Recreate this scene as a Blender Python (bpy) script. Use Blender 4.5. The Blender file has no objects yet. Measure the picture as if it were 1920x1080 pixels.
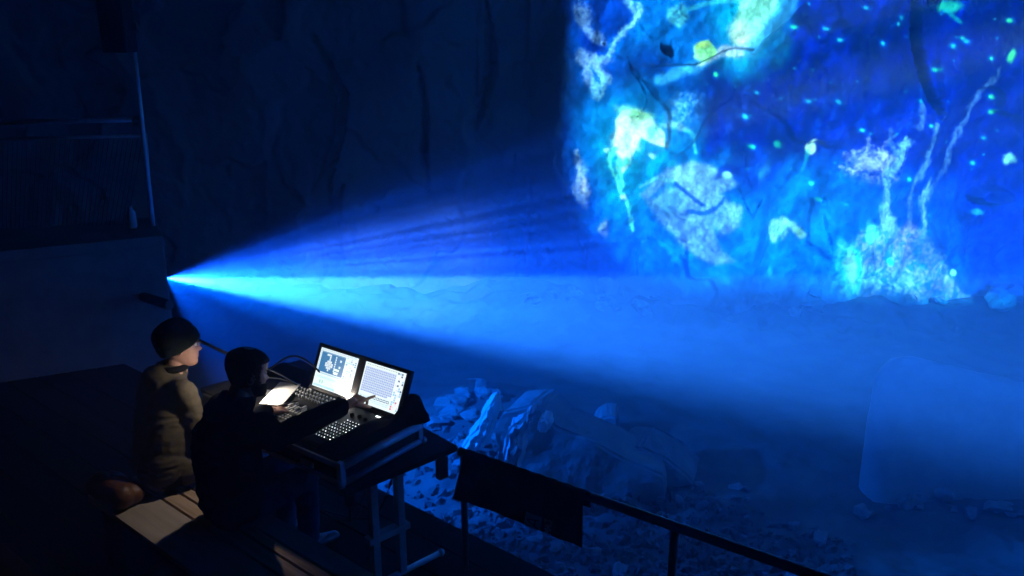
import bpy, bmesh, math, random
import numpy as np
from mathutils import Vector, Matrix, Euler, noise as mnoise
random.seed(7)
R = math.radians
# strengths of the place's lamps and of the lamp added over the paper
BEAM_W = 160000; PIC_W = 70000; L1W = 8.5; L2W = 7; L3W = 3.6; SCR = 1.2; HAZE = .016; HAZE_G = .3; BACK = .07
SC = bpy.context.scene
COL = SC.collection

# ------------------------------------------------------------------ camera
PITCH = R(17); CS, SN = math.cos(PITCH), math.sin(PITCH); CH = 3.0; F = 1600.0
cam_d = bpy.data.cameras.new("camera"); cam = bpy.data.objects.new("camera", cam_d); COL.objects.link(cam)
cam.location = (0, 0, CH); cam.rotation_euler = (R(90) - PITCH, 0, 0)
cam_d.sensor_width = 36; cam_d.lens = 36 * F / 1920; cam_d.clip_end = 300; cam_d.clip_start = 0.05
SC.camera = cam

def at(px, py, z):
    """point at height z seen at a place of the photograph"""
    u = (px - 960) / F; w = (py - 540) / F; D = (CH - z) / (SN + w * CS)
    return Vector((u * D, D * (CS - w * SN), z))
def atY(px, py, Y):
    u = (px - 960) / F; w = (py - 540) / F; D = Y / (CS - w * SN)
    return Vector((u * D, Y, CH - D * (SN + w * CS)))
def proj(p):
    D = p[1] * CS + (CH - p[2]) * SN
    return (960 + F * p[0] / D, 540 + F * ((CH - p[2]) * CS - p[1] * SN) / D, D)

# ------------------------------------------------------------------ world (night), render settings
world = bpy.data.worlds.new("World"); SC.world = world; world.use_nodes = True
wn = world.node_tree.nodes
sky = wn.new('ShaderNodeTexSky'); sky.sky_type = 'NISHITA'; sky.sun_disc = False
sky.sun_elevation = R(-6.0); sky.sun_rotation = R(200)
wn['Background'].inputs['Strength'].default_value = 0.002
world.node_tree.links.new(sky.outputs[0], wn['Background'].inputs['Color'])
SC.view_settings.view_transform = 'Standard'; SC.view_settings.look = 'None'
SC.view_settings.exposure = 0; SC.view_settings.gamma = 1
cy = SC.cycles
cy.max_bounces = 6; cy.diffuse_bounces = 3; cy.glossy_bounces = 2; cy.volume_bounces = 1; cy.transmission_bounces = 2
cy.use_denoising = True; cy.denoiser = 'OPENIMAGEDENOISE'; cy.sample_clamp_indirect = 4.0
cy.use_adaptive_sampling = True; cy.adaptive_threshold = 0.02
cy.caustics_reflective = False; cy.caustics_refractive = False

# ------------------------------------------------------------------ numpy noise
def vnoise(x, y, seed=0):
    xi = np.floor(x).astype(np.int64); yi = np.floor(y).astype(np.int64)
    fx = x - xi; fy = y - yi; fx = fx * fx * (3 - 2 * fx); fy = fy * fy * (3 - 2 * fy)
    def h(a, b):
        n = (a * 374761393 + b * 668265263 + seed * 974711) & 0x7fffffff
        n = ((n ^ (n >> 13)) * 1274126177) & 0x7fffffff
        return ((n ^ (n >> 16)) & 0xffff) / 65535.0
    return (h(xi, yi) * (1 - fx) + h(xi + 1, yi) * fx) * (1 - fy) + (h(xi, yi + 1) * (1 - fx) + h(xi + 1, yi + 1) * fx) * fy
def fbm(x, y, octv=4, seed=0, rough=.5):
    s = 0; a = 1; t = 0
    for k in range(octv):
        s = s + a * vnoise(x * 2 ** k + 17.3 * k, y * 2 ** k - 9.1 * k, seed + k); t += a; a *= rough
    return s / t
def sstep(a, b, x):
    t = np.clip((x - a) / (b - a), 0, 1); return t * t * (3 - 2 * t)
def seg_dist(X, Y, pts):
    """distance to a polyline and the position along it (0-1)"""
    best = np.full(X.shape, 1e9); tt = np.zeros(X.shape); n = len(pts) - 1
    for i in range(n):
        (x0, y0), (x1, y1) = pts[i][:2], pts[i + 1][:2]
        dx, dy = x1 - x0, y1 - y0; L = dx * dx + dy * dy + 1e-9
        t = np.clip(((X - x0) * dx + (Y - y0) * dy) / L, 0, 1)
        d = np.hypot(X - x0 - t * dx, Y - y0 - t * dy); m = d < best
        best = np.where(m, d, best); tt = np.where(m, (i + t) / n, tt)
    return best, tt
def make_image(name, arr, noncolor=False):
    h, w = arr.shape[:2]
    im = bpy.data.images.new(name, w, h, float_buffer=True)
    im.colorspace_settings.name = 'Non-Color' if noncolor else 'Linear Rec.709'
    px = np.ones((h, w, 4), np.float32); px[..., :3] = arr[::-1]     # row 0 of arr is the top
    im.pixels.foreach_set(px.ravel()); im.update(); im.pack()
    return im
def srgb2lin(c): c = np.asarray(c, float); return np.where(c <= .04045, c / 12.92, ((c + .055) / 1.055) ** 2.4)

# ================================================================== LIGHT 1: the visible projector's beam
PROJ = atY(313, 522, 8.0)
def light_frame(X, minusZ):
    """rotation whose local X and -Z are the given (orthogonal) directions"""
    X = X.normalized(); Z = -minusZ.normalized(); Y = Z.cross(X)
    return Matrix((X, Y, Z)).transposed()
def image_spot(name, loc, rot, img, power, radius, angle, mapping):
    ld = bpy.data.lights.new(name, 'SPOT'); ld.energy = power; ld.shadow_soft_size = radius
    ld.spot_size = angle; ld.spot_blend = 0; ld.color = (1, 1, 1)
    lo = bpy.data.objects.new(name, ld); COL.objects.link(lo)
    lo.matrix_world = Matrix.Translation(loc) @ rot.to_4x4()
    ld.use_nodes = True; nt = ld.node_tree; N = nt.nodes; L = nt.links
    em = N['Emission']; tc = N.new('ShaderNodeTexCoord'); sp = N.new('ShaderNodeSeparateXYZ')
    L.new(tc.outputs['Normal'], sp.inputs[0])
    def m(op, a, b=None):
        n = N.new('ShaderNodeMath'); n.operation = op
        for i, v in enumerate((a, b)):
            if v is None: continue
            if isinstance(v, (int, float)): n.inputs[i].default_value = v
            else: L.new(v, n.inputs[i])
        return n.outputs[0]
    x, y, z = sp.outputs; nz = m('MULTIPLY', z, -1.0)
    if mapping[0] == 'fan':      # u: angle from local X, v: angle about it
        _, t0, t1, p0, p1 = mapping
        th = m('ARCCOSINE', x); ph = m('ARCTAN2', y, nz)
        u = m('DIVIDE', m('SUBTRACT', th, t0), t1 - t0); v = m('DIVIDE', m('SUBTRACT', ph, p0), p1 - p0)
    else:                        # a flat lens image: tangents
        _, tx, ty = mapping
        u = m('ADD', m('DIVIDE', m('DIVIDE', x, nz), 2 * tx), .5); v = m('ADD', m('DIVIDE', m('DIVIDE', y, nz), 2 * ty), .5)
    cb = N.new('ShaderNodeCombineXYZ'); L.new(u, cb.inputs[0]); L.new(v, cb.inputs[1])
    ti = N.new('ShaderNodeTexImage'); ti.image = img; ti.extension = 'CLIP'; ti.interpolation = 'Linear'
    L.new(cb.outputs[0], ti.inputs[0]); L.new(ti.outputs[0], em.inputs['Color']); em.inputs['Strength'].default_value = 1
    return lo
Xc = (Vector((0, 0, CH)) - PROJ).normalized()
e1 = (Vector((1, 0, 0)) - Xc * Xc.x).normalized(); e2 = Xc.cross(e1)
T0, T1, P0, P1 = R(45), R(172), R(-78), R(50)
def beam_texture(W=480, Hh=1600):
    v = (np.arange(Hh) + .5) / Hh; ph = P1 - v * (P1 - P0)                  # top row = highest
    th = T0 + (np.arange(W) + .5) / W * (T1 - T0)
    # how steep each sheet of light climbs as seen from the stand
    s = np.empty(Hh)
    a0 = proj(PROJ)
    for i, p in enumerate(ph):
        q = proj(PROJ + (e1 * math.cos(p) + e2 * math.sin(p)) * .3)
        s[i] = math.atan2(a0[1] - q[1], q[0] - a0[0])
    S, TH = np.meshgrid(s, th, indexing='ij')
    st = np.tan(np.clip(S, -1.45, 1.45))
    nz = lambda f, sd: vnoise(st * f, TH * 0 + .5, sd)
    streak = .50 + .7 * nz(30, 3)
    streak *= .55 + .85 * nz(80, 4)
    streak *= .8 + .4 * fbm(st * 14, TH * 3, 3, 9)
    near = sstep(T0, T0 + R(8), TH) * (1 - sstep(R(64), R(74), TH)); far = sstep(R(94), R(108), TH) * (1 - sstep(R(128), R(140), TH))
    farup = near
    up = sstep(-.004, .002, st) * (1 - sstep(.24, .44, st)) * streak * (1.0 - .55 * sstep(.05, .33, st)) * (1 + .8 * sstep(.03, .0, st))
    up += sstep(.0, .01, st) * .10 * (1 - sstep(.3, .55, st))
    lown = sstep(.010, -.007, st) * (1 - sstep(.13, .27, -st)); lowf = sstep(.003, -.001, st) * (1 - sstep(.10, .24, -st))
    low = (lown * near) * (.86 + .28 * fbm(st * 30, TH * 5, 3, 5))
    low2 = sstep(.003, -.001, st) * (1 - sstep(.18, .52, -st)) * .11 * near
    tail = sstep(.0, -.3, st) * (1 - sstep(.9, 3.0, -st)) * (.008 * near + .018 * sstep(R(70), R(90), TH) * (1 - sstep(R(125), R(150), TH)))
    mot = .55 + .9 * fbm(st * 26 + TH * 4, TH * 7, 4, 21)
    col = np.zeros(S.shape + (3,))
    col += (up * farup)[..., None] * np.array([.005, .105, 1.0]) * (.85 - .62 * sstep(.02, .26, st))[..., None]
    col += (low * mot ** .6)[..., None] * np.array([.024, .225, 1.0]) * 1.0
    col += low2[..., None] * np.array([.0, .15, 1.0])
    col += tail[..., None] * np.array([.0, .12, 1.0])
    back = sstep(R(132), R(142), TH) * (1 - sstep(R(160), R(171), TH))
    cloud = .5 + .9 * fbm(st * 30 + 3, TH * 20, 4, 77)
    bk = (lowf * cloud * .9 + sstep(-.004, .002, st) * (1 - sstep(.10, .34, st)) * streak * .35 * cloud) * back
    col += bk[..., None] * np.array([.10, .30, 1.0]) * BACK
    return col
beam_img = make_image("projector_beam", beam_texture())
beam = image_spot("projector_light", PROJ, light_frame(Xc, e1), beam_img, BEAM_W, .012, R(179), ('fan', T0, T1, P0, P1))

# ================================================================== LIGHT 2: the projector outside the picture that paints the cliff
WALL_Y = 14.7
PB = Vector((8.5, -1.0, 5.2))
tgt = atY(1560, 250, WALL_Y); zb = (tgt - PB).normalized(); xb = zb.cross(Vector((0, 0, 1))).normalized()
RB = light_frame(xb, zb)
TX, TY = .46, .30
def paint_projection():
    """the undersea picture thrown on the cliff, drawn over the cliff face"""
    X, Y = np.meshgrid(np.arange(1000, 2080) + .5, np.arange(-160, 660) + .5)
    n1 = fbm(X / 60, Y / 60, 5, 31); n2 = fbm(X / 22, Y / 30, 4, 47); n3 = fbm(X / 5, Y / 5, 3, 63, .6); n4 = fbm(X / 2.2, Y / 2.2, 2, 71, .7)
    diag = fbm((X + Y * .45) / 16, (Y - X * .2) / 90, 4, 81)
    wx = X + (n1 - .5) * 26 + (n2 - .5) * 14; wy = Y + (n2 - .5) * 22 + (n3 - .5) * 6
    C = np.zeros(X.shape + (3,))
    def mix(mask, col): 
        m = np.clip(mask, 0, 1)[..., None]; C[:] = C * (1 - m) + srgb2lin(np.array(col) / 255.) * m
    def ell(cx, cy, rx, ry, soft=.5, a=0, w=1):
        xx, yy = (wx if w else X) - cx, (wy if w else Y) - cy; c, s = math.cos(R(a)), math.sin(R(a))
        return 1 - sstep(1 - soft, 1 + soft, np.hypot((xx * c + yy * s) / rx, (yy * c - xx * s) / ry))
    def poly(pts, soft=3, w=1):
        xx, yy = (X + (wx - X) * w, Y + (wy - Y) * w); ins = np.zeros(X.shape, bool); n = len(pts)
        for i in range(n):
            x0, y0 = pts[i]; x1, y1 = pts[(i + 1) % n]
            if y0 == y1: continue
            c = ((y0 > yy) != (y1 > yy)) & (xx < (x1 - x0) * (yy - y0) / (y1 - y0) + x0); ins ^= c
        d, _ = seg_dist(xx, yy, pts + [pts[0]]); sd = np.where(ins, d, -d)
        return sstep(-soft, soft, sd)
    def stroke(pts, r0, r1, w=.5, soft=.6):
        if r0 + r1 > 10 and w >= .5: w, soft = w * 2.0, .85
        d, t = seg_dist(X + (wx - X) * w, Y + (wy - Y) * w, pts); r = r0 + (r1 - r0) * t
        return 1 - sstep(1 - soft, 1 + soft, d / r)
    n5 = fbm(X / 9, Y / 13, 5, 55, .72)
    def spk(lo, hi): return sstep(lo - .03, hi + .06, n3 * .28 + n4 * .30 + n5 * .42)
    mix(np.ones(X.shape), (0, 46, 190))
    mix(sstep(.38, .7, n1) * .8, (0, 84, 240)); mix(sstep(.55, .3, n1) * .85, (0, 22, 140))
    # lighter water: left and low
    mix(ell(1220, 240, 190, 330, .6) * (.55 + .45 * n2), (0, 138, 238))
    mix(ell(1300, 60, 130, 110, .6) * .8, (0, 150, 240))
    mix(ell(1370, 250, 70, 200, .5, 20) * .55, (0, 186, 238))
    mix(ell(1560, 470, 420, 150, .5) * .85, (0, 122, 242))
    mix(ell(1500, 420, 90, 130, .7) * .55, (0, 176, 232))
    mix(ell(1170, 330, 60, 140, .8, -12) * .6, (0, 160, 225))
    mix(ell(1330, 480, 110, 90, .7) * .7, (0, 160, 245))
    # deep blue of the picture; its hard edge paints the overhang's shadow
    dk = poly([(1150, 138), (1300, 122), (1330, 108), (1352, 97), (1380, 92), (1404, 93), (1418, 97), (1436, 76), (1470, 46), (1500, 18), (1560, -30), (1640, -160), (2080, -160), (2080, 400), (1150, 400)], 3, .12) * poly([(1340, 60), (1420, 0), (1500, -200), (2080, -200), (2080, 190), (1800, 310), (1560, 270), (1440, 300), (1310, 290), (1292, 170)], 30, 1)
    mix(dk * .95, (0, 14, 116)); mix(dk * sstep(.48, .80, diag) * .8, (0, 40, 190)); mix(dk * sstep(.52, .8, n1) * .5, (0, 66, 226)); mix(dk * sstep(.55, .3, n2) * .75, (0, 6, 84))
    mix(ell(1395, 205, 75, 105, .5, 15) * .55, (0, 26, 160))
    mix(ell(1900, 300, 75, 190, .6) * .8, (0, 30, 176)); mix(ell(1900, 440, 60, 90, .6) * .6, (0, 62, 220))
    mix(ell(1660, 230, 150, 100, .8) * .35, (0, 70, 236)); mix(ell(1780, 130, 60, 90, .8, 20) * .35, (0, 50, 220))
    mix(ell(1215, 150, 55, 62, .35) * .75, (0, 70, 168)); mix(ell(1165, 20, 32, 55, .5) * .6, (0, 52, 190)); mix(ell(1120, 75, 18, 26, .6) * .6, (0, 40, 180))
    mix(ell(1150, 170, 24, 60, .6) * .5, (0, 60, 196)); mix(ell(1400, 330, 60, 34, .4) * .7, (0, 70, 214)); mix(ell(1245, 470, 70, 45, .7) * .45, (0, 96, 240))
    for k in range(14):      # pale drifting streaks in the deep water
        x0 = 1300 + k * 33 + (k * 37 % 17); y0 = 150 + (k * 53 % 90)
        mix(stroke([(x0 + 30, y0), (x0, y0 + 90)], 7, 3, 1, .9) * spk(.42, .66) * .45, (20, 120, 255))
    # left edge: pale coral growths
    lav = (150, 190, 255)
    for cx, cy, rx, ry, a in [(1118, 22, 17, 26, 0), (1128, 58, 10, 22, -35), (1112, 112, 26, 16, 10), (1105, 140, 10, 26, 8), (1131, 130, 9, 24, -14), (1088, 345, 12, 34, 4), (1084, 372, 10, 14, 0), (1139, 432, 9, 15, 0), (1135, 110, 16, 10, 0)]:
        mix(ell(cx, cy, rx, ry, .5, a) * (.35 + spk(.36, .60)), lav)
    for p in ([(1200, 30), (1172, 66), (1150, 92), (1136, 112)], [(1108, 150), (1104, 178), (1126, 160), (1134, 140)], [(1184, -20), (1205, 25), (1214, 12)]):
        mix(stroke(p, 6, 5, .7) * (.5 + spk(.4, .6)), (150, 215, 255))
    mix(stroke([(1082, 290), (1086, 325), (1090, 360)], 3, 8, .5) * spk(.3, .5), (190, 215, 255)); mix(ell(1092, 346, 4, 14, .5, 0, 0), (230, 240, 255))
    # green-white creature along the overhang
    gw = poly([(1380, -60), (1470, -60), (1462, 10), (1436, 58), (1414, 92), (1376, 84), (1372, 46), (1384, 16)], 7, .6)
    mix(ell(1410, 40, 62, 92, .6, 20) * .8, (0, 205, 232)); mix(gw * (.75 + .5 * spk(.3, .5)), (176, 255, 232)); mix(ell(1392, 62, 24, 26, .5, 0, 1), (225, 255, 240))
    mix(stroke([(1500, -30), (1452, 50), (1418, 92), (1345, 98), (1290, 130), (1240, 150)], 15, 9, .4) * .85, (90, 190, 250)); mix(stroke([(1400, 92), (1350, 97), (1306, 118)], 9, 8, .4) * (.5 + spk(.4, .55)), (200, 225, 250))
    mix(poly([(1286, 92), (1298, 82), (1316, 78), (1329, 96), (1326, 114), (1302, 123), (1282, 113)], 3, .08), (178, 250, 178)); mix(ell(1304, 88, 13, 6, .5, -12, 0) * .8, (214, 246, 140)); mix(ell(1296, 112, 12, 7, .6, 0, 0) * .8, (190, 255, 200))
    mix(ell(1275, 28, 17, 20, .4) * (.4 + spk(.35, .55)), (120, 228, 250)); mix(stroke([(1285, 20), (1330, 6), (1390, -4)], 4, 5, .3) * .7, (90, 220, 250))
    # the big glowing jellyfish
    mix(ell(1190, 262, 84, 92, .7) * .55, (0, 196, 232)); mix(ell(1165, 330, 40, 80, .7, -14) * .55, (0, 190, 214))
    mix(poly([(1146, 262), (1150, 226), (1168, 207), (1192, 204), (1214, 214), (1226, 232), (1245, 248), (1245, 276), (1222, 268), (1200, 258), (1190, 274), (1178, 296), (1168, 318), (1158, 332), (1152, 318), (1156, 296), (1150, 280)], 3, .16), (222, 255, 236))
    mix(ell(1190, 211, 30, 11, .6, 12) * .75, (170, 250, 190)); mix(ell(1226, 246, 15, 12, .6) * .7, (110, 240, 240)); mix(ell(1170, 262, 22, 26, .6), (244, 255, 250)); mix(ell(1168, 268, 10, 14, .6) * spk(.4, .6) * .7, (60, 220, 220))
    for p, a, b in (([(1150, 280), (1140, 300), (1147, 330)], 6, 3), ([(1160, 300), (1160, 325), (1166, 352)], 4, 2), ([(1150, 330), (1162, 360), (1172, 378), (1180, 410), (1186, 432)], 4, 2), ([(1170, 300), (1158, 328)], 7, 4)):
        mix(stroke(p, a, b, .9) * (.4 + spk(.36, .56)), (120, 250, 235))
    mix(ell(1134, 281, 8, 6, .5), (190, 255, 240)); mix(ell(1166, 371, 6, 6, .6), (215, 250, 255)); mix(ell(1220, 296, 5, 6, .6), (190, 255, 250)); mix(ell(1180, 394, 4, 9, .6) * .8, (80, 230, 240))
    mix(stroke([(1236, 235), (1262, 238), (1284, 250), (1294, 268), (1298, 288)], 4.5, 3, .15), (80, 205, 250)); mix(ell(1262, 240, 20, 5, .7, 8) * .7, (170, 225, 250))
    mix(ell(1270, 210, 20, 34, .6, 35) * spk(.42, .62) * .8, (130, 195, 250))
    # the pale ray-like creature
    body = poly([(1198, 366), (1214, 344), (1248, 316), (1290, 303), (1322, 312), (1346, 338), (1354, 352), (1332, 368), (1342, 384), (1366, 396), (1358, 430), (1330, 446), (1318, 430), (1330, 470), (1350, 496), (1318, 500), (1282, 470), (1262, 436), (1228, 404), (1214, 384)], 6, .28)
    mix(body * (.60 + .45 * spk(.3, .62)), (138, 196, 250)); mix(ell(1290, 345, 46, 38, .6) * body * .6, (172, 226, 252)); mix(ell(1250, 372, 26, 30, .6) * body * .5, (120, 220, 250))
    mix(stroke([(1262, 344), (1284, 372), (1304, 390)], 4, 3, .3) * .85, (0, 104, 214)); mix(stroke([(1280, 400), (1306, 404), (1330, 386), (1336, 376)], 4, 2.5, .3) * .85, (0, 110, 220)); mix(stroke([(1216, 372), (1240, 350), (1256, 348)], 4, 7, .3) * .7, (0, 140, 232))
    mix(stroke([(1196, 352), (1222, 336), (1256, 340)], 2.5, 3, .2) * .7, (130, 220, 250)); mix(stroke([(1262, 470), (1300, 500), (1345, 545)], 12, 4, .8) * spk(.3, .6) * .7, (30, 190, 250))
    mix(ell(1345, 326, 22, 9, .4, -15) * .8, (0, 70, 200)); mix(ell(1343, 333, 7, 7, .4, 0, 0), (180, 255, 250)); mix(ell(1250, 310, 10, 6, .6, -30) * .7, (60, 215, 240))
    mix(ell(1412, 330, 13, 20, .6, 20) * .55, (80, 190, 250))
    # smaller jellyfish and drifting lights
    mix(ell(1508, 279, 12, 13, .25, 0, 0), (210, 255, 225)); mix(stroke([(1500, 286), (1498, 320)], 5, 2, .3) * .6, (60, 220, 230))
    mix(stroke([(1438, 448), (1442, 420), (1462, 414), (1482, 424), (1499, 440)], 9, 6, .4), (165, 240, 200)); mix(ell(1452, 430, 18, 14, .6) * (.3 + spk(.3, .6)), (150, 240, 215)); mix(ell(1426, 515, 6, 12, .6) * .7, (60, 200, 250))
    mix(ell(1140, 424, 7, 7, .4), (190, 235, 250)); mix(ell(1808, 507, 6.5, 6.5, .3, 0, 0), (150, 255, 225)); mix(ell(1913, 297, 9, 9, .4), (170, 255, 220)); mix(ell(1910, 104, 8, 13, .5), (110, 250, 170)); mix(ell(1858, 392, 11, 6, .4, 0, 0), (70, 215, 250)); mix(ell(1438, 276, 8, 6, .6), (60, 235, 200)); mix(ell(1790, 10, 26, 12, .5) * .8, (60, 220, 180)); mix(stroke([(1790, 18), (1812, 40)], 5, 3, .5) * .6, (40, 190, 190))
    st = [(1570, 76), (1556, 52), (1490, 50), (1688, 34), (1682, 46), (1618, 16), (1714, 193), (1604, 247), (1738, 238), (1794, 85), (1760, 129), (1812, 70), (1866, 108), (1880, 177), (1871, 253), (1552, 196), (1492, 195), (1390, 220), (1389, 280), (1414, 175), (1576, 386), (1340, 140), (1818, 76), (1646, 84), (1880, 205), (1698, 338), (1516, 345), (1904, 36), (1530, 375), (1850, 300)]
    rr = random.Random(3)
    for x, y in st:
        k = rr.uniform(.6, 1.15); mix(ell(x, y, 10 * k, 7 * k, .8, 20, 0) * .35, (0, 150, 240)); mix(ell(x, y, 5 * k, 3.6 * k, .5, 20, 0), rr.choice([(60, 240, 200), (70, 230, 255), (90, 255, 190), (50, 205, 250)]))
    for k in range(110):
        x, y = rr.uniform(1300, 2060), rr.uniform(-150, 430); mix(ell(x, y, 2.2, 1.8, .6, 0, 0) * rr.uniform(.3, .9), (40, 190, 250))
    # corals on the right
    for k in range(15):
        a = R(150 + k * 17); cx, cy = 1628, 312; L = 44 + 16 * math.sin(k * 2.3)
        mix(stroke([(cx, cy), (cx + L * math.cos(a), cy + L * .8 * math.sin(a))], 11, 3, .7) * (.30 + .6 * spk(.38, .62)), (150, 180, 255))
    mix(ell(1628, 316, 40, 26, .7) * spk(.4, .6) * .8, (190, 210, 255)); mix(ell(1616, 302, 5, 5, .6), (200, 225, 255)); mix(ell(1650, 300, 8, 6, .6), (200, 225, 255))
    for p, a, b, c in (([(1692, 268), (1676, 300), (1656, 340), (1650, 400), (1660, 440), (1690, 480), (1715, 545)], 6, 13, 1.), ([(1650, 400), (1655, 450), (1620, 500), (1590, 545)], 10, 18, .8), ([(1760, 340), (1746, 378), (1740, 440), (1765, 490), (1795, 545)], 5, 12, .95), ([(1662, 430), (1700, 470), (1745, 470)], 8, 10, .7), ([(1880, 130), (1838, 190), (1800, 270), (1780, 330), (1752, 372)], 6, 5, .5), ([(1748, 240), (1728, 320), (1708, 400), (1700, 440)], 5, 7, .6), ([(1668, 290), (1652, 250), (1666, 262)], 6, 3, .5), ([(1720, 205), (1712, 240)], 7, 5, .5)):
        mix(stroke(p, a, b, .6) * c * (.35 + .75 * spk(.34, .6)), (140, 205, 255))
    reef = poly([(1560, 470), (1600, 440), (1640, 430), (1680, 440), (1740, 430), (1765, 470), (1800, 520), (1836, 556), (1800, 566), (1600, 566), (1570, 530)], 12, 1)
    mix(reef * .6, (0, 190, 240)); mix(reef * spk(.40, .62) * .85, (165, 190, 255)); mix(ell(1705, 445, 22, 22, .6) * spk(.38, .6), (185, 195, 255))
    mix(ell(1588, 510, 26, 44, .6, -12) * (.3 + spk(.3, .5)), (60, 245, 240)); mix(ell(1625, 440, 12, 20, .5, -25) * .9, (120, 255, 245)); mix(ell(1588, 505, 12, 30, .6, -14) * .7, (190, 255, 245)); mix(ell(1640, 530, 80, 20, .8) * spk(.45, .6) * .7, (120, 240, 255)); mix(ell(1680, 486, 6, 6, .6), (60, 240, 215))
    mix(ell(1690, 574, 230, 18, .7) * .6, (0, 185, 236))
    C = C ** 1.35 * np.array([.62, 1.0, 1.0]) * 1.25
    C *= (.50 + .95 * sstep(.28, .74, fbm((X + .5 * Y) / 26, (Y - .3 * X) / 52, 6, 141, .66)))[..., None]
    C *= (.62 + .72 * n5)[..., None]
    C *= (.80 + .42 * n3 * 1.1)[..., None]
    C *= (.86 + .28 * sstep(.3, .7, n4))[..., None]
    # outline of the picture
    edge = np.interp(Y[:, 0], [-200, 0, 100, 180, 290, 400, 450, 500, 540], [1092, 1086, 1066, 1056, 1050, 1070, 1100, 1150, 1210])[:, None]
    so = 1 + 5 * sstep(400, 520, Y)
    m = sstep(-6 * so, 16 * so, wx * .4 + X * .6 - edge) * (1 - sstep(np.interp(X, [1450, 1580], [478, 530]), np.interp(X, [1450, 1580], [568, 590]), Y + (n1 - .5) * 60))
    m *= .35 + .65 * sstep(edge + 6, edge + 60, X)
    return C * m[..., None]
def lens_texture(W=1400, Hh=900):
    P = paint_projection().astype(np.float32)
    tx = (np.arange(W) + .5) / W * 2 - 1; ty = 1 - (np.arange(Hh) + .5) / Hh * 2
    A, B = np.meshgrid(tx * TX, ty * TY)
    Mx = np.array(RB); d = A[..., None] * Mx[:, 0] + B[..., None] * Mx[:, 1] - Mx[:, 2]
    k = (WALL_Y - PB.y) / d[..., 1]; wx, wy, wz = PB.x + k * d[..., 0], WALL_Y, PB.z + k * d[..., 2]
    D = wy * CS + (CH - wz) * SN; px = 960 + F * wx / D; py = 540 + F * ((CH - wz) * CS - wy * SN) / D
    fx = np.clip(px - 1000.5, 0, P.shape[1] - 1.001); fy = np.clip(py + 159.5, 0, P.shape[0] - 1.001)
    ix, iy = fx.astype(int), fy.astype(int); ax, ay = (fx - ix)[..., None], (fy - iy)[..., None]
    T = (P[iy, ix] * (1 - ax) + P[iy, ix + 1] * ax) * (1 - ay) + (P[iy + 1, ix] * (1 - ax) + P[iy + 1, ix + 1] * ax) * ay
    T *= ((px > 1000) & (px < 2078) & (py > -158) & (py < 655) & (k > 0))[..., None]
    # even out the throw: farther and more slanting places get the same picture brightness
    dist2 = (k ** 2)[..., None] * (d ** 2).sum(-1)[..., None]; cosw = (d[..., 1] / np.sqrt((d ** 2).sum(-1)))[..., None]
    return T * dist2 / 200 / np.maximum(cosw, .2)
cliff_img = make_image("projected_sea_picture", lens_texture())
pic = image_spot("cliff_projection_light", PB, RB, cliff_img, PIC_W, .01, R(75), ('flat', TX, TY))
# ================================================================== materials
def mat(name, col, rough=.8, metal=0, bump=0, scale=20, var=0, spec=.5, emit=None, es=0, detail=5, stretch=(1, 1, 1), dark=None, coat=0):
    m = bpy.data.materials.new(name); m.use_nodes = True; nt = m.node_tree; N = nt.nodes; L = nt.links
    b = N['Principled BSDF']; b.inputs['Base Color'].default_value = (*col, 1); b.inputs['Roughness'].default_value = rough
    b.inputs['Metallic'].default_value = metal; b.inputs['Specular IOR Level'].default_value = spec; b.inputs['Coat Weight'].default_value = coat
    if emit: b.inputs['Emission Color'].default_value = (*emit, 1); b.inputs['Emission Strength'].default_value = es
    if bump or var:
        tc = N.new('ShaderNodeTexCoord'); mp = N.new('ShaderNodeMapping'); mp.inputs['Scale'].default_value = stretch
        nz = N.new('ShaderNodeTexNoise'); nz.inputs['Scale'].default_value = scale; nz.inputs['Detail'].default_value = detail; nz.inputs['Roughness'].default_value = .62
        L.new(tc.outputs['Object'], mp.inputs[0]); L.new(mp.outputs[0], nz.inputs['Vector'])
        if bump:
            bp = N.new('ShaderNodeBump'); bp.inputs['Strength'].default_value = 1; bp.inputs['Distance'].default_value = bump
            L.new(nz.outputs[0], bp.inputs['Height']); L.new(bp.outputs[0], b.inputs['Normal'])
        if var:
            cr = N.new('ShaderNodeValToRGB'); c0 = dark or tuple(c * (1 - var) for c in col); c1 = tuple(min(1, c * (1 + var)) for c in col)
            cr.color_ramp.elements[0].position = .32; cr.color_ramp.elements[1].position = .68
            cr.color_ramp.elements[0].color = (*c0, 1); cr.color_ramp.elements[1].color = (*c1, 1)
            n2 = N.new('ShaderNodeTexNoise'); n2.inputs['Scale'].default_value = scale * .35; n2.inputs['Detail'].default_value = 6
            L.new(mp.outputs[0], n2.inputs['Vector']); L.new(n2.outputs[0], cr.inputs[0]); L.new(cr.outputs[0], b.inputs['Base Color'])
    return m
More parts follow.
